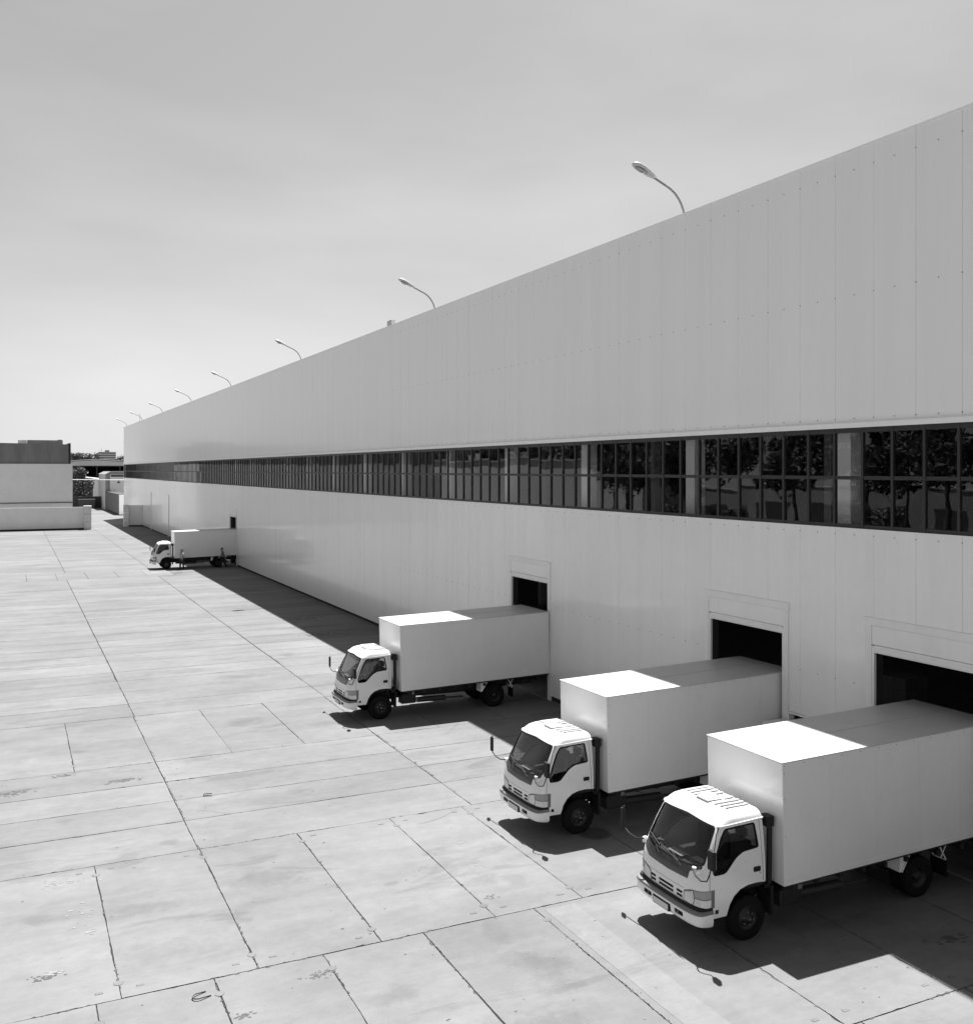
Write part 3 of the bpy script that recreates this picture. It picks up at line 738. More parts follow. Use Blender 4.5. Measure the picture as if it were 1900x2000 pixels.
    bt=boolean(bl(.003,[(.715,1.302,.2,1.027),(.755,1.29,.2,1.02),(.776,1.25,.2,1.005)]),bb.mesh('b',True),'INTERSECT'); smooth(bt,30); link('bumper_grip',bt,M['bumpg'],bo)
    for s in (-1,1):
        f=MB(); f.box(1.09,1.272,s*.49-.129,s*.49+.129,.577,.663); f.build('fog_lamp',M['rubber'],bo)
        f=MB(); f.lathe([(0,.0),(.02,.025),(.022,.03)],(1.272,s*.47,.62),'x',14); f.build('fog_lens',M['lampd'],bo)
    f=MB(); f.bbox(1.255,1.315,-.29,.22,.515,.655,.006); pf=f.build('plate_holder',M['black'],bo)
    f=MB(); f.box(1.316,1.3195,-.27,.20,.53,.64); f.build('number_plate',M['plate'],pf)
    # wipers
    def wiper(p0,p1,q0,q1):
        w=MB(); w.tube([p0,p1],.008,6); w.tube([q0,q1],.011,6); w.build('wiper',M['black'],cab)
    wiper((1.165,.40,1.42),(1.10,.02,1.56),(1.16,.30,1.47),(1.10,-.36,1.585)); wiper((1.165,-.30,1.42),(1.06,-.62,1.60),(1.115,-.32,1.54),(1.02,-.80,1.66))
    # mirrors
    for s in (1,-1):
        m=MB()
        if s>0:
            m.tube([(1.10,.70,1.47),(1.15,.76,1.45),(1.20,.88,1.42),(1.17,1.0,1.36),(1.10,1.08,1.37),(1.07,1.12,1.50),(1.05,1.14,1.62)],.013,8)
            mo=m.build('mirror_arm',M['black'],cab)
            k=MB(); k.bbox(1.005,1.085,1.05,1.24,1.58,1.95,.035); k.build('mirror',M['black'],mo)
            k=MB(); k.box(1.000,1.004,1.07,1.22,1.61,1.92); k.build('mirror_glass',M['lamp'],mo)
        else:
            m.tube([(1.08,-.93,1.47),(1.12,-1.10,1.43),(1.13,-1.35,1.44),(1.12,-1.56,1.50),(1.11,-1.63,1.56),(1.10,-1.645,1.70),(1.10,-1.63,1.86),(1.10,-1.60,1.92)],.013,8)
            mo=m.build('mirror_arm',M['black'],cab)
            k=MB(); k.bbox(1.07,1.125,-1.71,-1.585,1.50,1.87,.024); k.build('mirror',M['black'],mo)
            k=MB(); k.box(1.070,1.074,-1.69,-1.61,1.53,1.83); k.build('mirror_glass',M['lamp'],mo)
        k=MB(); k.bbox(1.02,1.115,s*.70-.05,s*.70+.05,1.44,1.50,.02) if s>0 else k.bbox(.98,1.08,-.99,-.93,1.38,1.50,.02)
        k.build('mirror_mount',M['paint'],mo)
    # interior
    i=MB(); i.box(-.33,.93,-.93,.93,1.00,1.06); i.box(-.34,-.30,-.93,.93,1.06,1.62); i.box(.56,.60,-.90,.90,.66,1.0); i.box(.56,1.05,-.88,.88,.62,.66); i.build('cab_floor',M['black'],cab)
    i=MB(); i.prism([(.70,1.08),(.66,1.40),(.74,1.47),(.99,1.42),(1.02,1.2),(1.0,1.08)],'y',-.86,.86); d=i.build('dashboard',M['dash'],cab)
    for (yy) in (.48,-.15,-.55):
        i=MB(); wv=.24 if yy>0 else .2; i.bbox(-.15,.38,yy-wv,yy+wv,1.06,1.30,.05); i.bbox(-.26,-.10,yy-wv,yy+wv,1.25,1.78,.05); i.bbox(-.26,-.13,yy-.13,yy+.13,1.80,1.98,.04); i.build('seat',M['seatm'],cab)
    i=MB(); n=24; c0=Vector((.50,.48,1.52)); ax=Vector((-.5,0,.86)).normalized(); u=Vector((0,1,0)); v=ax.cross(u)
    i.tube([c0+.20*(u*math.cos(2*math.pi*k/n)+v*math.sin(2*math.pi*k/n)) for k in range(n+1)],.014,8,cap=False); i.tube([c0,c0+Vector((.25,0,-.28))],.03,8); i.tube([c0-u*.2,c0+u*.2],.015,6)
    i.build('steering_wheel',M['black'],cab)
    i=MB(); i.box(.80,.97,-.30,.14,1.475,1.478); i.box(.70,.86,.10+.2,.62,1.49,1.493); pp=i.build('paper',M['paper'],d)
    # snorkel behind the cab
    s=MB(); s.tube([(-.53,.86,.92),(-.53,.88,1.5),(-.53,.88,2.12)],.055,12); s.bbox(-.61,-.43,.70,.94,2.05,2.26,.03); s.build('air_intake',M['black'],T)
    # chassis
    c=MB()
    for yy in (-.42,.36): c.box(-6.3,.9,yy,yy+.06,.62,.82)
    for xx in (.6,-.3,-1.4,-2.6,-3.5,-5.2,-6.2): c.box(xx-.03,xx+.03,-.36,.36,.64,.80)
    c.box(-.4,.6,-.33,.33,.45,.98)                      # engine
    c.tube([(-.4,0,.55),(-4.3,0,.50)],.05,10)           # propshaft
    c.tube([(0,-.8,.40),(0,.8,.40)],.05,10); c.tube([(-4.45,-.8,.42),(-4.45,.8,.42)],.07,10); c.lathe([(-.18,.05),(-.1,.17),(.1,.17),(.18,.05)],(-4.45,0,.42),'y',16)
    for yy in (-.45,.45):
        c.tube([(.55,yy,.60),(.0,yy,.47),(-.6,yy,.62)],.03,6); c.tube([(-3.8,yy,.62),(-4.45,yy,.48),(-5.1,yy,.66)],.035,6)
    for xx in (-1.,-1.6,-2.2,-2.8,-3.4,-4.,-4.9,-5.6,-6.2): c.box(xx-.04,xx+.04,-1.05,1.05,.84,.93)
    c.build('chassis',M['chass'],T)
    c=MB(); c.bbox(-2.75,-1.85,-.98,-.50,.42,.80,.05); c.build('fuel_tank',M['tank'],T)
    c=MB(); c.bbox(-1.35,-.80,.48,.88,.45,.78,.03); c.box(-1.3,-.85,.50,.86,.78,.80); c.build('battery_box',M['chass'],T)
    c=MB(); c.tube([(-1.5,.55,.48),(-2.6,.58,.46)],.10,12); c.tube([(-2.6,.58,.46),(-3.3,.62,.44)],.03,8); c.build('exhaust',M['tank'],T)
    c=MB(); c.box(-1.22,-1.12,.99,1.02,.80,.985); c.build('side_lamp_bracket',M['bumpg'],T)
    for s in (1,-1):   # wheel-arch liner of the front wheel
        c=MB(); pts=[(.56*math.cos(t),.46+.60*math.sin(t)) for t in [math.pi*k/12 for k in range(1,12)]]
        for (p,q) in zip(pts,pts[1:]): c.add([(p[0],s*.55,p[1]),(q[0],s*.55,q[1]),(q[0],s*.93,q[1]),(p[0],s*.93,p[1])],[(0,1,2,3)])
        c.box(-.56,-.50,s*.56,s*.96,.40,.95); c.box(-.56,-.4,s*.56,s*.9,.90,.97)
        c.build('wheel_arch_liner',M['black'],T,fixn=False)
    # wheels
    def wheel(x,y,s,dual=False):
        r=.415; w=.205
        def tyre(y0):
            t=MB(); 
            t.lathe([(-w/2+.02,.225),(-w/2+.005,.30),(-w/2,.345),(-w/2+.012,.385),(-w/2+.035,.408),(-w/2+.05,r),(w/2-.05,r),(w/2-.035,.408),(w/2-.012,.385),(w/2,.345),(w/2-.005,.30),(w/2-.02,.225)],(0,y0,0),'y',40)
            for k in range(40):
                a=2*math.pi*k/40
                for dy in (-.06,-.02,.02,.06):
                    m_=Matrix.Translation((0,y0+dy,0))@Matrix.Rotation(a+(.04 if dy in(-.02,.06) else 0),4,'Y')@Matrix.Translation((r,0,0))
                    cs=[(-.004,-.014,-.02),(.006,-.014,-.02),(.006,.014,-.02),(-.004,.014,-.02),(-.004,-.014,.02),(.006,-.014,.02),(.006,.014,.02),(-.004,.014,.02)]
                    t.add([m_@Vector(c_) for c_ in cs],[(1,2,6,5),(0,1,5,4),(2,3,7,6),(0,4,7,3),(0,3,2,1),(4,5,6,7)])
            return t
        wo=empty('wheel',(x,y,r)); wo.parent=T
        t=tyre(0)
        if dual: t2=tyre(-s*.25); t.add(t2.v,t2.f,0,True)
        t.build('tyre',M['rubber'],wo)
        q=MB(); 
        if not dual: pf=[(w/2-.03,.228),(w/2-.02,.21),(w/2-.06,.20),(w/2-.07,.15),(w/2-.01,.12),(w/2+.005,.085),(w/2+.05,.075),(w/2+.055,.0)]
        else: pf=[(w/2-.03,.228),(w/2-.02,.21),(-w/2+.02,.20),(-w/2+.0,.13),(-w/2+.02,.11),(w/2-.03,.09),(w/2-.01,.06),(w/2-.01,.0)]
        q.lathe([(s*a,rr) for a,rr in pf],(0,0,0),'y',32); q.lathe([(s*a,rr) for a,rr in [(-w/2+.03,.228),(-w/2+.03,.0)]],(0,0,0),'y',24)
        q.build('rim',M['rim'],wo)
        q=MB(); yy=(w/2-.03) if not dual else (-w/2+.0)
        for k in range(6):
            a=2*math.pi*k/6+.3; cx,cz=.118*math.cos(a),.118*math.sin(a); q.cyl((cx,s*(yy+.0),cz),(cx,s*(yy+.05),cz),.014,6)
        q.cyl((0,s*(w/2+.04),0),(0,s*(w/2+.065),0),.02,8) if not dual else None
        q.build('wheel_nut',M['nut'],wo)
    for s in (1,-1):
        wheel(0,s*.80,s); wheel(-4.45,s*.86,s,True)
        # mudguard and its white stays
        m=MB(); m.prism([(-3.88,1.02),(-4.17,1.02),(-3.90,.62),(-3.86,.62)],'y',s*.60,s*.98)
        m.tube([(-4.17,s*1.0,1.02),(-3.90,s*1.0,.62)],.012,6)
        m.build('mudguard_stay',M['trimw'],T)
        m=MB(); m.tube([(-4.94,s*1.0,1.06),(-5.18,s*1.0,.66)],.014,6); m.tube([(-5.24,s*1.0,1.07),(-5.05,s*.98,.72)],.010,6); m.tube([(-4.9,s*.7,1.0),(-5.17,s*.7,.66),(-5.17,s*1.0,.66)],.012,6); m.build('mudguard_stay',M['trimw'],T)
        m=MB(); m.box(-5.19,-5.17,s*.62,s*1.02,.30,.68); m.build('mudflap',M['rubber'],T)
    # cargo box
    X0,X1,W,Z0,Z1=-6.70,-.70,1.10,.98,3.29
    c=MB(); c.box(X0,X1,-W,W,Z0,Z1-.01)
    B=c.build('cargo_box',M['boxw'],T)
    B.location=(X1,0,Z0); 
    for v in B.data.vertices: v.co-=Vector((X1,0,Z0))
    B.rotation_euler=(0,R(1.15),0)
    def bp(mb,name,m):
        mb.v=[(v[0]-X1,v[1],v[2]-Z0) for v in mb.v]; return mb.build(name,m,B)
    c=MB(); c.box(X0-.02,X1+.035,-W-.02,W+.02,Z1-.008,Z1+.012); c.box(X0,X1-.4,-.006,.006,Z1+.012,Z1+.018); bp(c,'box_roof',M['boxroof'])
    c=MB()
    for s in (1,-1):
        c.box(X0,X1+.005,s*W,s*(W+.008),Z1-.115,Z1-.01)          # top rail
        c.box(X0,X1+.005,s*W,s*(W+.010),Z0-.02,Z0+.07)           # bottom rail
        c.box(X1-.06,X1+.008,s*W,s*(W+.009),Z0+.072,Z1-.117)     # corner posts
        c.box(X0,X0+.09,s*W,s*(W+.009),Z0+.072,Z1-.117)
        c.box(X1,X1+.010,s*(W-.06),s*W,Z0-.02,Z1-.01)
    c.box(X1,X1+.010,-W+.06,W-.06,Z1-.07,Z1-.01); c.box(X1,X1+.010,-W+.06,W-.06,Z0-.02,Z0+.05)
    bp(c,'box_frame',M['boxw'])
    c=MB()
    for s in (1,-1):
        for k in range(1,5):
            xx=X1-k*1.2; c.box(xx-.003,xx+.003,s*(W+.001),s*(W+.0025),Z0+.08,Z1-.12)
        c.box(X0+.1,X1-.07,s*(W+.001),s*(W+.0025),Z1-.122,Z1-.1165)
    bp(c,'panel_seam',M['skin2'])
    c=MB()
    for s in (1,-1):
        for k in range(13):
            xx=X1-.03-k*.49; c.cyl((xx,s*(W+.008),Z1-.06),(xx,s*(W+.013),Z1-.06),.009,6)
        for (xx,zz) in ((X1-.03,Z1-.2),(X1-.03,2.6),(X1-.03,1.9)): c.cyl((xx,s*(W+.008),zz),(xx,s*(W+.013),zz),.009,6)
    bp(c,'rivet',M['screw'])
    c=MB(); c.box(X0+.05,X1-.05,-W+.04,W-.04,Z0-.08,Z0-.02); bp(c,'box_floor_frame',M['chass'])
    c=MB(); c.box(X0-.03,X0,-W+.03,-.005,Z0,Z1-.03); c.box(X0-.03,X0,.005,W-.03,Z0,Z1-.03); bp(c,'rear_door',M['boxw'])
    return T
tk=make_truck()
spots=[(12.42,15.42,'white box truck nearest the camera, at the lower right, with papers on its dashboard',0),
       (12.36,21.42,'second nearest white box truck, beside the round drain cover, between two others',.4),
       (11.74,33.90,'third white box truck, standing alone half way along, its windows showing bright ground',0),
       (12.38,92.15,'farthest white box truck, small in the picture, with two people beside it',-.4)]
for i,(x,y,lab,a) in enumerate(spots):
    o=tk if i==0 else copy_tree(tk)
    o.location=(x,y,.003); o.rotation_euler=(0,0,R(180+a)); o['label']=lab

# ------------------------------------------------------------------ people
def person(loc,rz,pose,shirt,lab):
    # skeleton: joints (x forward, y left, z up) and radii
    J={};E=[]
    def add(n,p,r,par=None):
        J[n]=(len(J),p,r)
        if par: E.append((J[par][0],J[n][0]))
    L=pose['lean']
    add('pelvis',(0,0,.95),.135); add('waist',(L*.15,0,1.10),.125,'pelvis'); add('chest',(L*.45,0,1.32),.155,'waist'); add('neckb',(L*.6,0,1.47),.075,'chest'); add('neck',(L*.7,0,1.54),.055,'neckb')
    add('head0',(L*.8+.015,0,1.62),.085,'neck'); add('head1',(L*.85+.02,0,1.70),.095,'head0'); add('head2',(L*.85+.01,0,1.77),.06,'head1')
    for s,nm in ((1,'l'),(-1,'r')):
        leg=pose[nm+'leg']; arm=pose[nm+'arm']
        add(nm+'hip',(0,s*.10,.90),.10,'pelvis'); add(nm+'knee',(leg[0],s*.11,.50),.062,nm+'hip'); add(nm+'ank',(leg[1],s*.11,.10+leg[2]),.042,nm+'knee'); add(nm+'toe',(leg[1]+.17,s*.13,.035+leg[2]),.035,nm+'ank')
        add(nm+'sh',(L*.5,s*.19,1.42),.062,'chest'); e=(L*.5+arm[0],s*.25,1.14+arm[3]); h=(L*.5+arm[1],s*.24,.92+arm[2])
        add(nm+'el',e,.043,nm+'sh'); add(nm+'wr',h,.028,nm+'el')
        d=(Vector(h)-Vector(e)).normalized(); pc=Vector(h)+d*.05; add(nm+'palm',tuple(pc),.030,nm+'wr')
        for k in range(4):
            o=Vector((.012-.016*k+ .016,0,0)); add(nm+'f%d'%k,tuple(pc+d*.05+Vector(((k-1.5)*.02,0,0))),.009,nm+'palm'); add(nm+'g%d'%k,tuple(pc+d*(.085-.006*abs(k-1.3))+Vector(((k-1.5)*.021,-s*.015,0))),.008,nm+'f%d'%k)
        add(nm+'th',tuple(pc+Vector((.035,-s*.01,.0))+d*.01),.010,nm+'palm'); add(nm+'th2',tuple(pc+Vector((.05,-s*.015,0))+d*.035),.009,nm+'th')
    me=bpy.data.meshes.new('sk'); me.from_pydata([j[1] for j in J.values()],E,[])
    o=bpy.data.objects.new('tmp',me); COL.objects.link(o); md=o.modifiers.new('s','SKIN'); md.use_smooth_shade=True
    for k,j in enumerate(J.values()): me.skin_vertices[0].data[k].radius=(j[2]*(1.5 if j[2]>.02 else 1),j[2]*(1.5 if j[2]>.02 else 1))
    for k in range(len(J)): me.skin_vertices[0].data[k].use_root=(k==0)
    sd=o.modifiers.new('d','SUBSURF'); sd.levels=1; sd.render_levels=1
    bpy.context.view_layer.update(); r=bpy.data.meshes.new_from_object(o.evaluated_get(bpy.context.evaluated_depsgraph_get())); bpy.data.objects.remove(o)
    for m in ('skin',shirt,'trous','shoe'): r.materials.append(M[m])
    wr={n:J[n][1] for n in ('lel','rel','lwr','rwr')}
    for p in r.polygons:
        c=p.center; m=0
        if c.z<.10+.02: m=3
        elif c.z<1.0 and abs(c.y)<.215: m=2
        elif c.z<1.50: m=1
        if m in (1,) and abs(c.y)>.2 and c.z<1.2: m=0
        if abs(c.y)>.215 and c.z<1.2: m=0
        p.material_index=m; p.use_smooth=True
    po=link('person',r,None,None,lab,'person'); po.location=loc; po.rotation_euler=(0,0,rz)
    hx=L*.85+.0
    h=MB(); h.lathe([(-.10,.02),(-.07,.085),(0,.108),(.06,.10),(.10,.05),(.115,.0)],(hx-.012,0,1.735),'z',14); h.build('hair',M['hair'],po)
    f=MB(); f.lathe([(-.02,.0),(0,.016),(.02,.0)],(hx+.112,0,1.655),'z',8); f.build('nose',M['skin'],po)
person((13.62,90.35,.004),R(200),dict(lean=.10,lleg=(.02,-.05,0),rleg=(.16,.20,0),larm=(.02,.12,.0,0),rarm=(-.05,.05,.02,0)),'shirtl','person in a pale shirt and dark trousers standing behind the cab of the farthest truck')
person((17.15,90.25,.004),R(170),dict(lean=.16,lleg=(.18,.22,0),rleg=(-.05,-.32,.03),larm=(.1,.28,.05,0),rarm=(-.02,.2,.04,0)),'shirt','person in a grey shirt and dark trousers striding by the farthest rear wheels')

# ------------------------------------------------------------------ far end of the yard
def low_wall(nm,x0,x1,y,lab,pierx):
    r=empty(nm,((x0+x1)/2,y,0),lab,'wall')
    cx=(x0+x1)/2
    b=MB(); b.box(x0-cx,x1-cx,0,.25,.25,3.3); b.build('wall_panel',M['lwall'],r)
    b=MB(); b.box(x0-cx,x1-cx,.02,.24,-.02,.25); b.build('wall_base',M['edge'],r)
    b=MB(); b.box(x0-cx,x1-cx,-.02,.27,3.3,3.35); b.build('wall_cap',M['trimw'],r)
    b=MB(); px=pierx-cx; b.bbox(px-.5,px+.5,-.7,.5,-.02,3.4,.03); b.box(px-.53,px+.53,-.73,.53,3.4,3.52)
    for z in (1.15,2.3): b.box(px-.51,px+.3,-.708,-.69,z,z+.03,1)
    b.build('pier',[M['pier'],M['edge']],r)
low_wall('boundary_wall',-30,9.6,157.4,'pale low boundary wall across the far left end of the yard ending in a block pier',10.1)
r=empty('gate_wall',(17.3,163,0),'short shaded wall stub joining a narrow banded pier to the far end of the warehouse','wall')
b=MB(); b.box(-.9,1.19,0,.25,.2,3.3); b.build('wall_panel',M['lwall'],r)
b=MB(); b.box(-.9,1.19,.02,.24,-.02,.2); b.build('wall_base',M['edge'],r)
b=MB(); b.bbox(-1.65,-.9,-.45,.3,-.02,3.42,.03)
for z in (.95,2.15): b.box(-1.66,-.89,-.47,-.45,z,z+.12,1)
b.build('pier',[M['pier'],M['trimw']],r)
# pale block building with weathered top storey
r=empty('storage_building',(-10,170,0),'plain pale building with a dark weathered top storey beyond the low wall','building')
b=MB(); b.box(-25,18.7,0,30,0,9.8); b.build('wall',M['bwall'],r)
b=MB(); b.box(-25,18.85,-.25,-.003,3.62,3.72); b.build('ledge',M['edge'],r)
b=MB(); n=44
for i in range(n):
    x0,x1=-25+i*(43.1/n),-25+(i+1)*(43.1/n); d=.0 if i%2 else .05
    b.box(x0,x1,.3+d,28,9.803,13.45-.0125*(x0+25))
b.build('top_storey',M['dkmetal'],r)
b=MB(); b.box(18.103,18.45,.35,28,9.803,13.1); b.build('end_shadow_strip',M['edge'],r)  # dark strip added for the shadow along the storey's right edge
b=MB(); b.box(12.3,17.6,8,14,13.0,13.75); b.box(16.9,17.5,8,14,13.75,13.85); b.build('roof_unit',M['dkmetal'],r)
b=MB(); b.box(10.9,12.2,9,12,13.3,13.75); b.build('roof_unit',M['white'],r)
# overhead pipe across the gate
r=MB(); r.tube([(8.8,200,7.05),(19.6,200,6.93)],.05,8); r.box(8.8,8.95,199.9,200.1,0,7.05); r.box(19.5,19.65,199.9,200.1,0,6.95)
r.build('pipe_gantry',M['trimw'],label='thin pale overhead pipe spanning the gap beyond the yard gate',cat='pipe')
b=MB(); b.lathe([(-.2,.0),(-.15,.2),(0,.26),(.15,.2),(.2,.0)],(0,0,0),'z',14); b.v=[(v[0]*1.2,v[1],v[2]) for v in b.v]; b.box(-.03,.03,-.03,.03,.15,.45)
o=b.build('hanging_lamp',M['edge'],label='dark round lamp hanging under the overhead pipe near the warehouse corner',cat='lamp'); o.location=(18.35,199.9,6.5)
# white annex
r=empty('white_annex',(24,235,0),'small white gabled annex beyond the far warehouse corner','building')
b=MB(); b.box(-5.25,12,-0,18,0,7.9); b.box(-4.3,12,-.6,-.0,0,7.9); b.build('wall',M['white'],r)
b=MB(); b.prism([(-5.35,7.9),(-4.2,8.5),(12,8.5),(12,7.9)],'y',-.9,18.2); b.build('roof',M['groof'],r)
b=MB(); b.box(-5.25,-4.3,-.06,-.003,0,7.85); b.box(-4.36,-4.303,-.6,-.06,0,7.85); b.build('shaded_side_wall',M['sidew'],r)  # darker slab: shade on the annex side put into the colour
b=MB(); b.box(-4.1,12,-.75,-.6,7.3,7.75); b.build('eaves_shadow_strip',M['tank'],r)  # solid dark strip drawn in as the shadow under the eaves
# corrugated container
r=empty('steel_container',(20,220,0),'ribbed pale steel container standing in the lane beyond the gate','container')
b=MB()
for i in range(60):
    y0=-15+i*.5; b.box(-1.15+(.06 if i%2 else 0),1.1,y0,y0+.5,.15,3.95)
b.build('shaded_ribbed_side',M['corr'],r)  # darker than the end panel: the side's shade is put into its colour
b=MB(); b.box(-1.12,1.12,-15.15,-15.0,.1,4.0); b.build('end_panel',M['trimw'],r)
b=MB(); b.box(-1.2,1.15,-15.1,15.05,3.95,4.05); b.build('top_rail',M['edge'],r)
# pale shed with white lean-to roof
r=empty('pale_shed',(20,268,0),'pale shed with a bright sloping roof seen through the gate gap','shed')
b=MB(); b.box(-1.5,1.4,0,6,0,6.2); b.build('wall',M['white'],r)
b=MB(); b.box(-3.2,-1.5,.3,6,0,6.4); b.build('dark_bay',M['fence'],r)
b=MB(); b.add([(-3.4,-3.5,7.0),(1.7,-3.5,6.4),(1.7,6,6.55),(-3.4,6,7.15),(-3.4,-3.5,6.9),(1.7,-3.5,6.3),(1.7,6,6.45),(-3.4,6,7.05)],[(0,1,2,3),(7,6,5,4),(0,4,5,1),(1,5,6,2),(2,6,7,3),(3,7,4,0)]); b.build('roof',M['trimw'],r)
b=MB()
for x in (-.3,.5): b.box(x,x+.06,-.03,-.003,0,6.2)
b.build('wall_strip',M['steel'],r)
# dark hoarding and skips in front of it
r=MB(); r.box(12,19.2,246,246.3,0,2.7)
for x in (12.5,14.2,15.9,17.6): r.box(x,x+.1,245.9,246,0,2.85)
r.build('hoarding',M['fence'],label='dark hoarding closing the lane beyond the yard gate',cat='fence')
b=MB(); b.prism([(-1.6,0),(1.4,0),(1.7,2.0),(-1.9,2.0)],'y',-1,1); b.box(-1.95,1.75,-1.05,1.05,2.0,2.12); o=b.build('waste_skip',M['gate'],label='dark waste skip against the hoarding at the end of the lane',cat='skip'); o.location=(15.6,244,0)
# hangar with low gable
r=empty('gabled_hangar',(23.7,330,0),'wide low gabled open hangar behind the gate, dark under its eaves','building')
b=MB(); b.prism([(-14,10.2),(-14,10.95),(0,11.95),(14,10.95),(14,10.2)],'y',0,.6); b.build('fascia',M['hroof'],r)
b=MB(); b.prism([(-14.5,11.1),(0,12.15),(14.5,11.1),(14.5,11.2),(0,12.3),(-14.5,11.2)],'y',-1,60); b.build('roof',M['trimw'],r)
b=MB(); b.box(-14,14,59,60,0,10.2); b.box(-14,-13.6,2,59,0,10.2); b.box(13.6,14,2,59,0,10.2); b.box(-14,14,5,59,9.9,10.15); b.build('wall',M['fence'],r)
for x in (-13.5,-6.8,0,6.8,13.2):
    b=MB(); b.box(x,x+.4,.1,.5,0,10.2); b.build('post',M['edge'],r)
# apartment block
r=empty('apartment_block',(122.6,1500,0),'distant grey apartment block on the skyline left of the warehouse','building')
b=MB(); b.box(-11.5,11.5,0,14,0,34.6); b.box(-2.6,2.7,1,12,34.6,37.2); b.box(-8,-7.6,4,4.4,34.6,40); b.build('wall',M['apt'],r)
for f in range(10):
    z=2.2+f*3.3
    b=MB()
    for k in range(12):
        x=-11+k*1.85; b.box(x,x+1.2,-.06,-.002,z,z+1.5)
    b.build('window',M['aptw'],r)
    b=MB(); b.box(-11.6,11.6,-1.2,-.07,z-.6,z-.1); b.build('balcony',M['trimw'],r)
# tower crane
r=empty('tower_crane',(66.8,1200,0),'faint pale tower crane on the horizon at far left',"crane")
b=MB()
def lattice(b,p0,p1,w,n):
    p0,p1=Vector(p0),Vector(p1); d=(p1-p0).normalized(); u=d.cross(Vector((0,1,0))).normalized()*w; v=Vector((0,w,0))
    for s in ((1,1),(1,-1),(-1,1),(-1,-1)): b.tube([p0+u*s[0]+v*s[1],p1+u*s[0]+v*s[1]],.10,4)
    for i in range(n):
        a=p0+(p1-p0)*i/n; c=p0+(p1-p0)*(i+1)/n; b.tube([a+u-v,c-u-v],.07,4); b.tube([a-u+v,c+u+v],.07,4)
lattice(b,(0,0,0),(0,0,29),.5,14); b.build('mast',M['crane'],r)
b=MB(); lattice(b,(-8.5,0,27.2),(9.5,0,27.4),.35,14); b.build('jib',M['crane'],r)

# ------------------------------------------------------------------ trees
def tree_proto(seed,h,crownr,trunkh,nclump,leaves,lsize):
    rnd=random.Random(seed)
    t=MB(); bend=rnd.uniform(-.3,.3)
    t.tube([(0,0,-.1),(bend*.3,0,trunkh*.5),(bend,.1,trunkh),(bend,.1,h*.75)],[.26*h/12,.2*h/12,.15*h/12,.05],8)
    cl=[]
    for i in range(nclump):
        a=rnd.uniform(0,6.283); rr=crownr*math.sqrt(rnd.uniform(.02,1)); z=trunkh+(h-trunkh)*rnd.uniform(.08,1)
        sc=math.sqrt(max(.1,1-((z-trunkh)/(h-trunkh)-.45)**2*2.6)); c=Vector((bend+rr*sc*math.cos(a),rr*sc*math.sin(a),z)); cl.append((c,crownr*rnd.uniform(.22,.42)))
        if i%2==0: t.tube([(bend,.1,trunkh+(c.z-trunkh)*.35),((bend+c.x)/2,c.y/2,trunkh+(c.z-trunkh)*.6),tuple(c)],[.07*h/12,.045*h/12,.015],5)
    l=MB()
    for c,r_ in cl:
        for k in range(leaves//nclump):
            d=Vector((rnd.gauss(0,1),rnd.gauss(0,1),rnd.gauss(0,.75))); p=c+d.normalized()*r_*rnd.uniform(.35,1.05)**.6
            u=Vector((rnd.gauss(0,1),rnd.gauss(0,1),rnd.gauss(0,.7))).normalized(); w=u.cross(Vector((rnd.gauss(0,1),rnd.gauss(0,1),rnd.gauss(0,1)))).normalized()
            s=lsize*rnd.uniform(.6,1.3); l.add([p-u*s,p+w*s*.55,p+u*s,p-w*s*.55],[(0,1,2,3)])
    return t.mesh('trunk'),l.mesh('crown')
P=[tree_proto(1,14,4.2,5.5,26,4200,.26),tree_proto(2,15,3.8,6.5,22,3600,.26),tree_proto(3,9.5,3.4,1.6,24,4200,.20),tree_proto(8,9.0,3.6,1.0,34,6500,.30)]
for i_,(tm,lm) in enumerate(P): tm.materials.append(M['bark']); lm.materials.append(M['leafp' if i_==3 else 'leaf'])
def tree(k,x,y,s,lab,group=None,rz=0):
    r=empty('tree',(x,y,0),lab,'tree',group); r.rotation_euler=(0,0,rz); r.scale=(s,s,s*random.uniform(.9,1.1))
    link('trunk',P[k][0],None,r); link('crown',P[k][1],None,r)
random.seed(21)
tree(2,13.6,252,1.0,'dark leafy tree beside the pale building in the gate gap, in front of the hangar')
far=[(31.5,.62,'far left'),(34.5,.70,''),(37.4,.63,''),(40.3,.72,''),(43.2,.74,''),(46,.66,''),(49,.6,''),(60.5,.62,''),(63,.70,'')]
# skyline trees (650 m away): their tops show above the hangar roof
fl=['skyline tree just right of the dark top storey','skyline tree under the left part of the crane jib','skyline tree right below the crane mast','rounded skyline tree right of the crane','tallest dark skyline tree between crane and apartment block','skyline tree above the ridge of the hangar','low skyline tree just left of the apartment block','skyline tree between apartment block and warehouse corner','skyline tree touching the far warehouse corner']
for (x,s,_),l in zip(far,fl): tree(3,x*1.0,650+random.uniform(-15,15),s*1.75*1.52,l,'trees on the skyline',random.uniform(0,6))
for x,s in ((52.5,1.0),(55,1.05),(57.5,1.0)): tree(3,x,655,s*1.35,'low tree in front of the apartment block','trees at the foot of the apartment block',random.uniform(0,6))
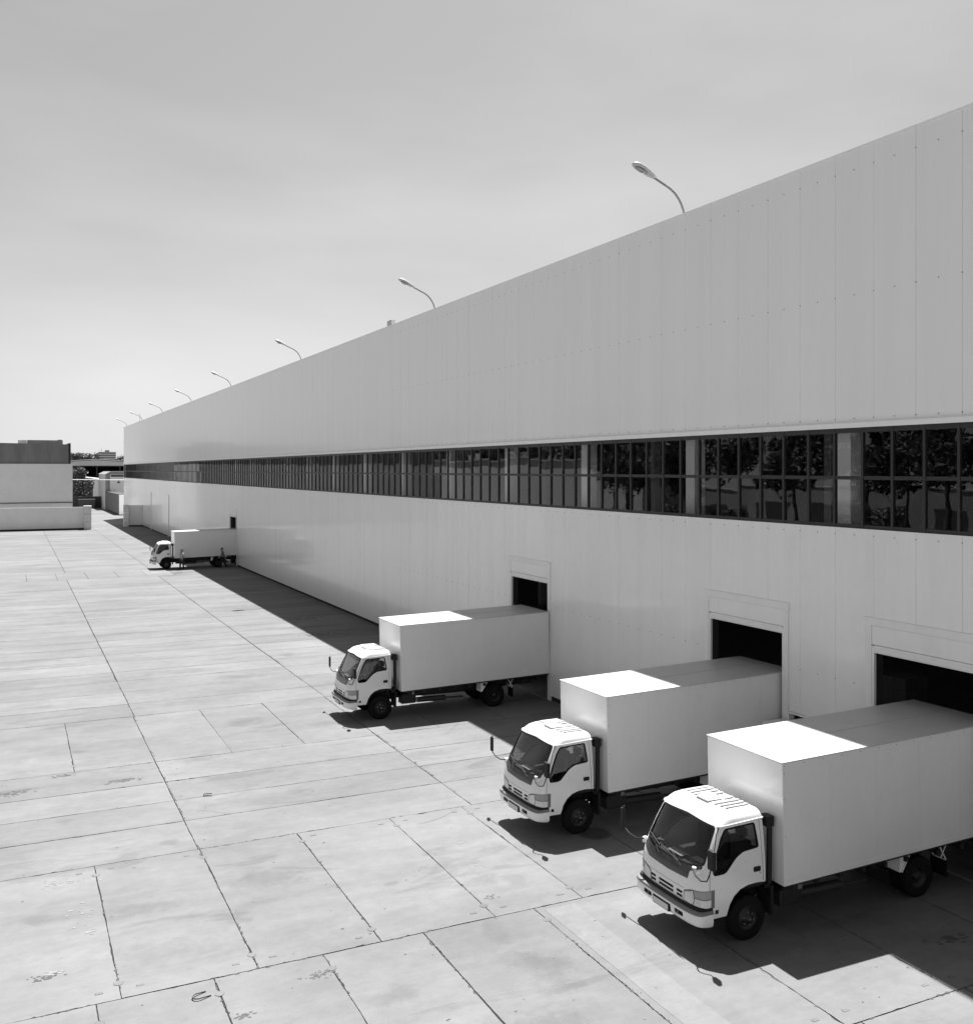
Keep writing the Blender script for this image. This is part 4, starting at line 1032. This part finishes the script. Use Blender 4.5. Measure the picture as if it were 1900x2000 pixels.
# trees and hall on the other side of the yard: seen mirrored in the ribbon window and the glossy cladding
random.seed(4)
i=0
for y in (34,42,50,57,66,73,82,90,97,106,114):
    tree(i%2,-37+random.uniform(-3,3),y+random.uniform(-2,2),random.uniform(.95,1.2),'tall tree in the row opposite the warehouse, mirrored in its windows','trees opposite the warehouse',random.uniform(0,6)); i+=1
for y in (128,140,150,163,177,190,205,222,240):
    tree(i%2,-56+random.uniform(-3,3),y,random.uniform(1.1,1.4),'tree behind the opposite hall, mirrored in the windows','trees behind the opposite hall',random.uniform(0,6)); i+=1
random.seed(9)
for k in range(16):
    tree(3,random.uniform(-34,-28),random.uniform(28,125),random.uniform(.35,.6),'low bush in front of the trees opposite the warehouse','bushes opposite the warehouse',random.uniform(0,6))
r=empty('opposite_hall',(-50,200,0),'long grey hall on the far side of the yard, mirrored in the windows','building')
b=MB(); b.box(-6,4,-78,220,0,10.6); b.build('wall',M['far'],r)
b=MB(); b.box(-6.3,4.3,-78.3,220.3,10.6,10.9); b.build('roof',M['roofm'],r)
b=MB(); b.box(-60,-58,-30,130,0,6.4); b.box(-60.1,-57.9,-30.1,130.1,6.4,6.55)
for k in range(16): b.box(-58,-57.97,-26+k*10,-21+k*10,0,4.2,1)
b.build('long_shed',[M['far2'],M['fence']],label='long pale shed behind the opposite trees, mirrored in the windows',cat='shed')

# ------------------------------------------------------------------ light, sky
TX,TY=.245,.39
az=math.atan2(TX,TY)            # sun azimuth clockwise from +Y
el=math.atan2(1,math.hypot(TX,TY))
sd=bpy.data.lights.new('sun','SUN'); sd.energy=5.0; sd.angle=R(.55); sd.color=(1,1,1)
so=bpy.data.objects.new('sun',sd); COL.objects.link(so)
so.rotation_euler=Vector((TX,TY,1)).to_track_quat('Z','Y').to_euler()
w=bpy.data.worlds.new('World'); SC.world=w; w.use_nodes=True; N,L=w.node_tree.nodes,w.node_tree.links
sky=N.new('ShaderNodeTexSky'); sky.sky_type='NISHITA'; sky.sun_disc=False; sky.sun_elevation=el; sky.sun_rotation=az
tcs=N.new('ShaderNodeTexCoord'); sxyz=N.new('ShaderNodeSeparateXYZ'); L.new(tcs.outputs['Generated'],sxyz.inputs[0])
zm=N.new('ShaderNodeMath'); zm.operation='MAXIMUM'; zm.inputs[1].default_value=.075; L.new(sxyz.outputs[2],zm.inputs[0])
cxyz=N.new('ShaderNodeCombineXYZ'); L.new(sxyz.outputs[0],cxyz.inputs[0]); L.new(sxyz.outputs[1],cxyz.inputs[1]); L.new(zm.outputs[0],cxyz.inputs[2])
L.new(cxyz.outputs[0],sky.inputs['Vector'])
sky.air_density=1.0; sky.dust_density=1.6; sky.ozone_density=1.0; sky.altitude=100
sp=N.new('ShaderNodeSeparateColor'); L.new(sky.outputs[0],sp.inputs[0])
def mth(op,a,b):
    q=N.new('ShaderNodeMath'); q.operation=op
    for i,t in enumerate((a,b)):
        if isinstance(t,(int,float)): q.inputs[i].default_value=t
        else: L.new(t,q.inputs[i])
    return q.outputs[0]
# panchromatic grey with a weak red filter
grey=mth('MULTIPLY',mth('POWER',mth('ADD',mth('MULTIPLY',sp.outputs[0],.4),mth('ADD',mth('MULTIPLY',sp.outputs[1],.4),mth('MULTIPLY',sp.outputs[2],.2))),1.1),.73)
# thin high cloud streaks
tc=N.new('ShaderNodeTexCoord'); mp=N.new('ShaderNodeMapping'); mp.inputs['Scale'].default_value=(1.1,1.6,4.5); mp.inputs['Rotation'].default_value=(0,R(12),R(25)); L.new(tc.outputs['Generated'],mp.inputs['Vector'])
n=N.new('ShaderNodeTexNoise'); n.inputs['Scale'].default_value=1.6; n.inputs['Detail'].default_value=6; n.inputs['Roughness'].default_value=.5; L.new(mp.outputs[0],n.inputs['Vector'])
mr=N.new('ShaderNodeMapRange'); mr.inputs[1].default_value=.42; mr.inputs[2].default_value=.75; mr.inputs[3].default_value=1; mr.inputs[4].default_value=1.2; L.new(n.outputs['Fac'],mr.inputs[0])
grey=mth('MULTIPLY',grey,mr.outputs[0])
bg=N['Background']; L.new(grey,bg.inputs[0]); bg.inputs[1].default_value=.06

# ------------------------------------------------------------------ camera
cd=bpy.data.cameras.new('camera'); co=bpy.data.objects.new('camera',cd); COL.objects.link(co); SC.camera=co
co.location=(0,0,8.82); co.rotation_euler=(R(90),0,-math.atan((950-23.3)/1926)); cd.sensor_fit='HORIZONTAL'; cd.sensor_width=36; cd.lens=36*1926/1900
cd.shift_y=-82/1900; cd.clip_start=.1; cd.clip_end=6000
SC.view_settings.view_transform='Standard'; SC.view_settings.look='None'; SC.view_settings.gamma=1; SC.view_settings.exposure=1.31
SC.render.engine='CYCLES'; SC.cycles.max_bounces=8; SC.cycles.diffuse_bounces=4; SC.cycles.transparent_max_bounces=12
SC.render.resolution_x=972; SC.render.resolution_y=1024
